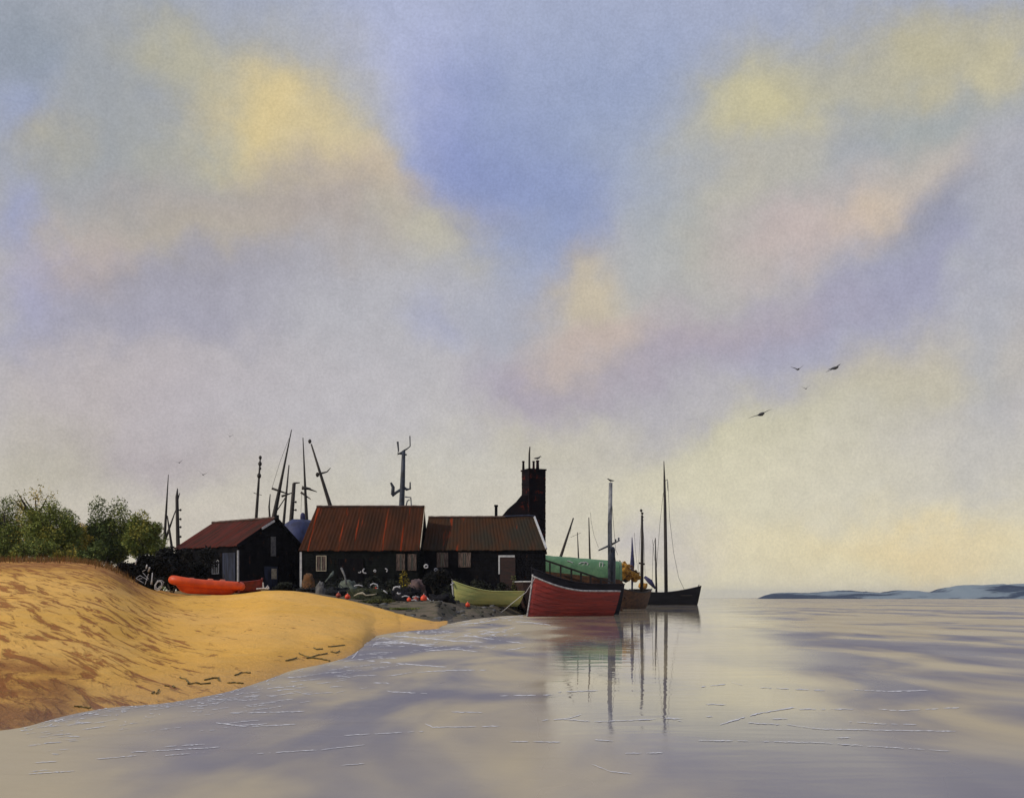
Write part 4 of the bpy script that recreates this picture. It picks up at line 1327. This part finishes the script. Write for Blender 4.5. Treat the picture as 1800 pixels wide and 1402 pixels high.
# ------------------------------------------------------------------ gear lying before the sheds
def buoy(label, u, d, r, mat='buoy', lift=.0, group='orange buoys lying on the hard'):
    g = on_ground(u, d)
    root = thing('buoy', label, 'buoy', g + Vector((0, 0, lift)), random.Random(u).uniform(0, 6), group)
    r *= .82
    mb = MB()
    prof_ = [(0, .0), (.55, .06), (.9, .35), (1, .8), (.92, 1.25), (.6, 1.62), (.22, 1.85), (.16, 2.05), (0, 2.08)]
    mb.grid([[(r * a_ * math.cos(k * math.pi / 6), r * a_ * math.sin(k * math.pi / 6), r * z_) for k in range(12)] for a_, z_ in prof_], closed=True)
    mb.build('float', mat, root, smooth=True)
    mb = MB(); mb.tube([(r * .16 * math.cos(k * math.pi / 4), 0, r * (2.2 + .16 * math.sin(k * math.pi / 4))) for k in range(9)], r * .06, 5); mb.build('eyelet', 'rope_white', root)
    return root


buoy('bright orange buoy at the left end of the gear', 611, 67, .20)
buoy('dull red buoy beside the leftmost bright orange buoy', 595, 67.5, .19, 'buoy_dull')
buoy('orange buoy on top of the net pile under the middle shed', 660, 73, .24, 'buoy', .45)
buoy('faded red buoy low on the net pile under the middle shed', 671, 72, .26, 'buoy_dull', .20)
buoy('small orange buoy below the black nets', 719, 68, .17)
buoy('pinkish orange buoy between two bright orange buoys', 731, 68.5, .20, 'buoy_dull')
buoy('biggest bright orange buoy in the middle of the hard', 745, 68, .25)
buoy('orange buoy by the foot of the yellow boat', 822, 74, .20)


def netpile(label, u, d, v_top, wpx, mat, seed, rough=.4, group='heaps of net before the sheds', name='net_pile', cat='net heap', dy=.8):
    g = on_ground(u, d)
    H = max(.2, P(u, v_top, d).z - g.z)
    rx = wpx / F * d / 2
    mb = MB()
    mb.blob(g + Vector((0, 0, H * .12)), (rx, rx * dy, H * .86), seed, rough, 34, 22, freq=2.1, boxy=True)
    rg = random.Random(seed)
    sh = list(mb.v)
    for _ in range(int(16 + rx * 26) if cat == 'net heap' else 0):
        a_ = Vector(rg.choice(sh))
        d_ = (a_ - (g + Vector((0, 0, H * .1)))).normalized()
        w_ = rg.uniform(.08, .26)
        t0 = rg.uniform(0, 6.28)
        u_ = Vector((-d_.y, d_.x, .2)).normalized(); v_ = d_.cross(u_)
        mb.tube([a_ + d_ * rg.uniform(-.02, .07) + (u_ * math.cos(t0 + k * .7) + v_ * math.sin(t0 + k * .7)) * w_ * (1 + .12 * k) for k in range(7)], rg.uniform(.012, .028), 4, mi=rg.choice((0, 1, 1, 2)))
    o = mb.build(name, [mat, 'grey_net', 'olive_net'], None, g, smooth=True)
    return tag(o, label, cat, group)


bush('bush', 'black tangled scrub heap between the middle shed and the yellow boat', 768, 74, 998, 62, 'black', 'dark scrub along the shed walls', 41, 6500, .09)
netpile('low black net heap at the bow of the yellow boat', 776, 72.5, 1044, 44, 'black_net', 40)
netpile('low black net heap with white ropes on it', 712, 70.5, 1034, 54, 'black_net', 42)
netpile('dark grey net heap by the white corner post of the middle shed', 550, 74, 1034, 60, 'grey_net', 43)
netpile('grey net heap below the left window of the middle shed', 588, 73, 1032, 56, 'grey_net', 44)
netpile('olive net heap under the orange buoys', 650, 70.5, 1036, 80, 'olive_net', 45)
bush('bush', 'blackish scrub behind the orange buoys below the middle shed', 668, 76, 1012, 84, 'scrub', 'dark scrub along the shed walls', 46, 3600, .08)
bush('bush', 'blackish scrub below the left window of the middle shed', 590, 77.5, 1014, 76, 'scrub', 'dark scrub along the shed walls', 71, 3000, .08)
bush('bush', 'blackish scrub against the wall under the windows of the right shed', 820, 80.5, 1014, 80, 'scrub', 'dark scrub along the shed walls', 47, 3600, .08)
bush('bush', 'dark scrub behind the middle of the yellow boat', 868, 80.4, 1020, 60, 'scrub', 'dark scrub along the shed walls', 48, 2600, .08)
bush('bush', 'dark scrub at the foot of the gable of the red roofed shed', 500, 77, 1022, 46, 'scrub', 'dark scrub along the shed walls', 72, 1800, .08)
netpile('round ochre canvas bundle by the white corner post', 542, 77, 1009, 22, 'ochre', 49, .25, None, 'canvas_bundle', 'bundle', .9)
netpile('sage green canvas bundle beneath the left window', 612, 74, 1020, 34, 'sage', 50, .3, None, 'canvas_bundle', 'bundle', .8)
netpile('mauve canvas bundle leaning beside the yellow flowers', 733, 75, 1018, 34, 'mauve', 51, .3, None, 'canvas_bundle', 'bundle', .8)
netpile('pale grey stone slab at the foot of the grey nets', 563, 70, 1024, 16, 'stone', 52, .3, None, 'boulder', 'stone', .8)
bush('flowering_shrub', 'yellow flowering shrub under the right window of the middle shed', 712, 77, 1000, 26, 'gold', None, 61, 500, .07, 'shrub')
bush('bush', 'green weeds growing against the door of the right shed', 902, 80.5, 1012, 34, 'tuft', 'weeds by the sheds', 62, 900, .08)
bush('bush', 'low olive weeds along the foot of the gear heaps', 660, 65.5, 1052, 70, 'tuft', 'weeds by the sheds', 63, 1200, .06)
bush('bush', 'dark olive weeds at the right end of the sand', 712, 62.5, 1068, 66, 'dark', 'weeds by the sheds', 64, 1100, .06)


def rope(label, pts, r=.035, mat='rope_white', group='white rope ends on the gear', name='rope', cat='rope', origin=None):
    pts = [Vector(p_) for p_ in pts]
    mb = MB(); mb.tube(pts, r, 6)
    return tag(mb.build(name, mat, None, pts[0], smooth=True), label, cat, group)


def arc(u, v, d, w, h, flip=1, n=7, a0=.1, a1=.9):
    return [P(u + w * (k / (n - 1) - .5), v - flip * h * math.sin(math.pi * (a0 + (a1 - a0) * k / (n - 1))), d) for k in range(n)]


rope('white rope arc lying on the olive nets', arc(630, 1031, 69.3, 15, 3), .045)
rope('white rope loop around the faded red buoy', [P(650, 1033, 71), P(651, 1028, 71), P(656, 1025, 71), P(663, 1027, 71), P(664, 1033, 71), P(662, 1038, 71), P(668, 1040, 71)], .045)
rope('short white rope slanting at the right of the olive nets', [P(674, 1037, 69.5), P(678, 1040, 69.5), P(681, 1043, 69.5)], .04)
rope('white rope hook standing on the black nets', [P(691, 1037, 69.3), P(693, 1032, 69.3), P(698, 1030.5, 69.3), P(703, 1033, 69.3), P(702, 1029, 69.3)], .05)
rope('small white rope curl under the white hook', [P(698, 1041, 69), P(701, 1044, 69), P(704, 1042, 69)], .05)
rope('white rope arc above the small orange buoy', arc(713, 1050, 68.6, 13, 3), .045)
rope('flat white rope between the orange buoys', arc(731, 1050, 68.7, 12, 1.5), .05)
rope('lower white rope strand between the orange buoys', arc(728, 1055, 68.3, 9, 1), .05)
rope('white rope lying at the foot of the black heap', arc(781, 1061, 70.6, 12, -1.5), .04)
rope('pale driftwood branch on the olive weeds', [P(622, 1047, 66.3), P(630, 1043, 66.3), P(637, 1042, 66.3), P(643, 1046, 66.3), P(655, 1045, 66.3), P(662, 1043, 66.3)], [.03, .05, .09, .05, .04, .02], 'pale', None, 'driftwood', 'driftwood')
GO = 'crossed white oars'
rope('white oar leaning left, crossed over another by the black heap', [P(747, 1046, 69.5), P(754, 1054, 69), P(762, 1060, 68.6)], [.03, .03, .05], 'rope_white', GO, 'oar', 'oar')
rope('white oar leaning right, crossed under another by the black heap', [P(762, 1055, 69.3), P(757, 1059, 68.9), P(752, 1065, 68.4)], [.03, .03, .05], 'rope_white', GO, 'oar', 'oar')
rope('yellowish paddle leaning against the grey nets', [P(572, 1022, 73.2), P(578, 1015, 73.6), P(583, 1010, 74), P(586, 1004, 74.2)], [.04, .05, .12, .05], 'sage', None, 'paddle', 'paddle')
rope('pale spar leaning beside the sage green bundle', [P(609, 1026, 73.2), P(606, 1012, 73.6), P(600, 998, 74)], [.06, .06, .08], 'stone', None, 'spar', 'spar')


def ringo(label, u, v, d, r, tube_r, group, name='float_ring', cat='float', a0=0, a1=2 * math.pi):
    cen_ = P(u, v, d)
    mb = MB(); mb.tube([cen_ + Vector((r * math.cos(a0 + (a1 - a0) * k / 12), 0, r * math.sin(a0 + (a1 - a0) * k / 12))) for k in range(13)], tube_r, 6)
    return tag(mb.build(name, 'rope_white', None, cen_, smooth=True), label, cat, group)


GF = 'white floats hung on the shed walls'
ringo('white ring hung at the corner between the middle and right sheds', 749, 995, 79.5, .12, .05, GF)
ringo('small grey ring below the first window of the right shed', 766, 1001, 81.5, .10, .045, GF)
ringo('white crescent of rope hung on the middle shed wall', 642, 1003, 79.7, .16, .05, GF, a0=1.9, a1=5.2)
ringo('tiny white hook left of the crescent on the middle shed wall', 632, 1004, 79.7, .09, .04, GF, a0=3.6, a1=6.6)
ringo('little white link right of the crescent on the middle shed wall', 659, 1003, 79.7, .07, .035, GF)
ringo('white comma of rope farthest right on the middle shed wall', 678, 1002, 79.7, .11, .045, GF, a0=-1.2, a1=1.9)

# white gear among the brambles at the left
GW = 'white gear among the brambles'
rope('thin white stake, leftmost of the stakes in the brambles', [P(238, 992, 57.4), P(240, 982, 57.4)], .03, group=GW, name='stake', cat='stake')
rope('white stake beside the broken crate in the brambles', [P(261, 1004, 57.2), P(263, 997, 57)], .04, group=GW, name='stake', cat='stake')
rope('long thin white stake between the crate and the rope coil', [P(266, 1027, 56.6), P(267, 1018, 56.6), P(268, 1006, 56.6)], [.05, .03, .02], group=GW, name='stake', cat='stake')
rope('short white stake high in the brambles', [P(257, 999, 57), P(258.5, 992, 57)], .035, group=GW, name='stake', cat='stake')
ck = P(251, 1022, 56.8)
cr_ = thing('crate', 'broken white crate frame lying in the brambles', 'crate', ck, 0)
def stick(p_, q_, r=.013):
    mb = MB(); mb.tube([P(*p_, 56.8) - ck, P(*q_, 56.8) - ck], r, 5); mb.build('slat', 'rope_white', cr_)
stick((239, 1016), (252, 1024)); stick((239, 1016), (246, 1011)); stick((246, 1011), (260, 1019)); stick((255, 1027), (261, 1008)); stick((250, 1004), (256, 1001)); stick((251, 1006), (261, 1017)); stick((244, 1017), (250, 1016))
mb = MB()
rr_ = random.Random(2)
cpt = P(279, 1028, 56.4)
mb.tube([cpt + Vector((.24 * math.cos(k * .9) * (1 - k / 70) + rr_.uniform(-.03, .03), .08 * math.sin(k * 2.1), .28 * math.sin(k * .9 + .4) * (1 - k / 80) + rr_.uniform(-.03, .03))) for k in range(30)], .017, 6)
tag(mb.build('rope_coil', 'rope_white', None, cpt, smooth=True), 'coil of white rope at the left end of the orange dinghy', 'rope')
# white bird-like cleat and bits by the gable door
an = on_ground(463, 69)
anc = thing('anchor', 'small white anchor lying on the sand before the gable', 'anchor', an)
mb = MB(); mb.tube([(-.42, 0, .12), (0, 0, .16), (.3, 0, .14)], .05, 6); mb.build('shank', 'rope_white', anc)
mb = MB(); mb.tube([(0, 0, .15), (-.02, 0, .52)], [.05, .035], 6).tube([(.16, .0, .14), (.26, 0, .32), (.34, 0, .14)], .05, 6); mb.build('fluke', 'rope_white', anc)

# ------------------------------------------------------------------ seaweed, stones, dune tufts
def on_sand(u, v):
    """the beach point seen at (u, v)"""
    d0 = spit(u)[0]
    d = d0
    while d < 90:
        if CV + (EYE - ground_z(u, d)) / d * F <= v:
            break
        d += .1
    return Vector(((u - CU) / F * d, d, ground_z(u, d) + .012))


GS = 'strands of seaweed along the tide line'
WEED = [([(503, 1162), (513, 1160), (522, 1157)], 'seaweed strand at the left of the crossed strands'), ([(525, 1149), (545, 1157), (562, 1158), (580, 1163)], 'longest dark seaweed strand of the cross'),
        ([(540, 1158), (560, 1151), (575, 1149)], 'seaweed strand crossing the longest one'), ([(550, 1139), (556, 1142), (567, 1141)], 'short seaweed strand above the cross'),
        ([(578, 1137), (590, 1136), (606, 1134)], 'seaweed strand farthest right along the tide line'), ([(582, 1146), (590, 1148), (597, 1144)], 'tangled seaweed strand right of the cross'),
        ([(414, 1187), (425, 1183), (440, 1184)], 'arched seaweed strand above a straight one'), ([(399, 1201), (412, 1201), (428, 1202)], 'straight seaweed strand under the arched one'),
        ([(316, 1191), (326, 1195), (333, 1203), (347, 1201), (352, 1203), (370, 1202)], 'long zigzag seaweed strand in the lower left'), ([(361, 1196), (374, 1192), (384, 1192), (385, 1198)], 'hooked seaweed strand above the zigzag one'),
        ([(290, 1206), (297, 1208)], 'seaweed scrap left of the zigzag strand'), ([(304, 1207), (307, 1209)], 'tiny seaweed scrap next to another scrap'), ([(266, 1221), (270, 1217)], 'seaweed scrap farthest left, first of two slanting ones'),
        ([(276, 1220), (280, 1214)], 'seaweed scrap, second of two slanting ones'), ([(128, 1243), (142, 1243), (160, 1246)], 'thin dark seaweed strand at the lower left water edge')]
for ps, lb_ in WEED:
    pts = [on_sand(*p_) for p_ in ps]
    dm = sum(p_.y for p_ in pts) / len(pts)
    r0 = 1.35 / F * dm
    dense = []
    rg = random.Random(len(lb_))
    for i in range(len(pts) - 1):
        for k in range(5):
            q_ = pts[i].lerp(pts[i + 1], k / 5) + Vector((rg.uniform(-1, 1) * r0 * .5, rg.uniform(-1, 1) * r0 * 4, 0))
            q_.z = ground_z(q_.x / q_.y * F + CU, q_.y) + .01
            dense.append(q_)
    dense.append(pts[-1])
    mb = MB(); mb.tube(dense, [r0 * rg.uniform(.6, 1.25) for _ in dense], 6)
    tag(mb.build('seaweed', 'weed', None, pts[0], smooth=True), lb_, 'seaweed', GS)

rng = random.Random(77)
mb = MB()
for k in range(170):                                             # stones too many to tell apart
    u, d = rng.uniform(640, 900), rng.uniform(56, 78)
    if d < spit(u)[0] + .6 or (u < 775 and d < spit(u)[2] - 1):
        continue
    g = on_ground(u, d)
    r_ = rng.uniform(.05, .16)
    mb.blob(g, (r_ * 1.3, r_, r_ * .7), k, .3, 8, 6, mi=rng.choice((0, 1, 1)))
tag(mb.build('shingle', ['stone', 'darkstone'], None, smooth=True), 'scattered stones on the muddy hard before the boats', 'stones', kind='stuff')
mb = MB()
for k in range(2600):
    u = rng.uniform(-60, 250)
    d = spit(u)[2] + rng.gauss(1, 3.2)
    g = on_ground(u, d)
    h = rng.uniform(.12, .42)
    lean = Vector((rng.uniform(-.4, .4), rng.uniform(-.3, .3), 1)).normalized() * h
    s_ = .02
    mb.add([g + Vector((-s_, 0, -.03)), g + Vector((s_, 0, -.03)), g + lean], [(0, 1, 2)], rng.choices((0, 1, 2), (4, 4, 2))[0])
tag(mb.build('dune_grass', [f'leaf_rusttuft_{i}' for i in range(3)], None), 'rusty dune grass along the top of the sand bank', 'grass', kind='stuff')

# ------------------------------------------------------------------ shore froth and painted ripple glints on the water
mb = MB()
rng = random.Random(12)


def wp(u, v):
    d = EYE * F / (v - CV)
    return Vector(((u - CU) / F * d, d, 0))


def foam_glint(ps, wpx=1.5, broken=.0):
    dense = []
    for i in range(len(ps) - 1):
        L_ = math.hypot(ps[i + 1][0] - ps[i][0], ps[i + 1][1] - ps[i][1])
        n_ = max(2, int(L_ / 4))
        for k in range(n_):
            s = k / n_
            dense.append((ps[i][0] + (ps[i + 1][0] - ps[i][0]) * s + rng.uniform(-.8, .8), ps[i][1] + (ps[i + 1][1] - ps[i][1]) * s + rng.uniform(-.45, .45)))
    dense.append(ps[-1])
    run = []
    segs = []
    for q_ in dense:
        if rng.random() < broken:
            if len(run) > 1:
                segs.append(run)
            run = []
        else:
            run.append(q_)
    if len(run) > 1:
        segs.append(run)
    for sgm in segs:
        rows = []
        for i, (u, v) in enumerate(sgm):
            p_ = wp(u, v)
            w_ = wpx / F * p_.y * rng.uniform(.35, 1.0) / 2
            taper = min(1, .3 + i / 2, .3 + (len(sgm) - 1 - i) / 2)
            k = w_ * taper
            dep = k * p_.y / EYE * .95                           # a streak lies flat, so it is broad along the view
            dep = min(dep, .6)
            rows.append([p_ + Vector((0, -dep, .004)), p_ + Vector((0, 0, .004 + k * .25)), p_ + Vector((0, dep, .004))])
        mb.grid(rows)


STREAKS = [[(656, 1175 + 25), (680, 1200), (690, 1203), (675, 1213), (690, 1216), (760, 1219)], [(680, 1188), (720, 1182), (790, 1178), (855, 1177)], [(980, 1216), (1052, 1213)], [(878, 1223), (970, 1221)], [(952, 1266), (1000, 1262), (1022, 1255)], [(980, 1263), (1045, 1268), (1120, 1265), (1180, 1262), (1200, 1268)],
           [(600, 1293), (690, 1288), (745, 1285)], [(748, 1272), (760, 1278), (830, 1277), (878, 1276)], [(793, 1251), (848, 1252)], [(885, 1303), (985, 1304)], [(1045, 1300), (1078, 1302)], [(1040, 1343), (1075, 1356), (1110, 1360)], [(600, 1345), (640, 1342)], [(813, 1328), (822, 1329)],
           [(1090, 1324), (1165, 1323)], [(1232, 1207), (1275, 1202)], [(1285, 1199), (1320, 1207)], [(1335, 1208), (1450, 1213)], [(1500, 1212), (1560, 1215), (1632, 1213)], [(1240, 1237), (1276, 1238)], [(1265, 1273), (1330, 1254), (1395, 1243), (1405, 1246), (1500, 1246)], [(1540, 1246), (1580, 1249), (1695, 1243)],
           [(1315, 1270), (1390, 1274), (1440, 1281), (1600, 1284), (1680, 1285)], [(1355, 1263), (1385, 1263)], [(1490, 1268), (1550, 1272), (1620, 1273)], [(1228, 1301), (1300, 1302), (1440, 1305), (1540, 1312), (1670, 1320)], [(1160, 1261), (1200, 1263)], [(1240, 1259), (1253, 1259)], [(1470, 1297), (1495, 1296)],
           [(440, 1325), (560, 1318), (650, 1308)], [(400, 1253), (460, 1252), (540, 1250)], [(380, 1270), (430, 1277), (520, 1273)], [(230, 1322), (300, 1318), (390, 1313)], [(290, 1312), (360, 1308)], [(60, 1341), (100, 1338)], [(160, 1335), (240, 1328)], [(290, 1328), (360, 1322)], [(50, 1360), (130, 1355)], [(420, 1275), (470, 1272)],
           [(620, 1130), (700, 1128), (760, 1136)], [(690, 1117), (780, 1124), (800, 1126), (850, 1128)], [(815, 1116), (845, 1120), (885, 1126), (920, 1130)], [(720, 1146), (800, 1140), (840, 1145)], [(640, 1160), (700, 1166), (785, 1172)], [(880, 1082), (910, 1079)], [(845, 1072), (900, 1070), (925, 1068)], [(870, 1076), (918, 1074)], [(905, 1092), (935, 1094), (968, 1098)]]
for ps in STREAKS:  # open-water streaks: ripple glints modelled as white ribbons
    foam_glint(ps, 1.6, .06)
edge = [(wp_u, CV + EYE * F / (spit(wp_u)[0])) for wp_u in range(30, 790, 6)]
for off, br_ in ((2, .25), (5, .45), (9, .6), (14, .65), (20, .7), (28, .75), (36, .8)):
    foam_glint([(u, v + off + rng.uniform(-1.5, 1.5)) for u, v in edge], 1.6, br_)
edge2 = [(u, CV + EYE * F / (spit(u)[0])) for u in range(775, 925, 6)]
for off, br_ in ((1.5, .2), (4, .5), (8, .6), (13, .7)):
    foam_glint([(u, v + off + rng.uniform(-.6, .6)) for u, v in edge2], 1.3, br_)
for k in range(170):
    u = rng.uniform(40, 880)
    v0 = CV + EYE * F / spit(u)[0]
    v = v0 + abs(rng.gauss(0, 24)) + 3
    L_ = rng.uniform(10, 70)
    foam_glint([(u, v), (u + L_ * .5, v - L_ * .06 + rng.uniform(-2, 2)), (u + L_, v - L_ * .12 + rng.uniform(-3, 3))], 1.3, .12)
fo = mb.build('foam_glint', 'foam_glint', None)
tag(fo, 'thin white froth lines and painted ripple glints on the water by the beach', 'foam_glint', kind='stuff')

# ------------------------------------------------------------------ air
HAZE = True
if HAZE:
    hm = bpy.data.materials.new('thin_haze')
    t = NT(nodes_of(hm))
    vp = t.n('ShaderNodeVolumePrincipled', {'Color': c(.80, .86, 1.0), 'Density': .0001, 'Anisotropy': .2})
    ou = t.n('ShaderNodeOutputMaterial')
    t.nt.links.new(vp.outputs[0], ou.inputs['Volume'])
    mb = MB(); mb.box((-6100, -320, -3.2), (6100, 7600, 45))
    tag(mb.build('haze', hm), kind='stuff')

scene.render.film_transparent = False
scene.cycles.use_denoising = True
scene.cycles.max_bounces = 6
scene.cycles.volume_bounces = 0
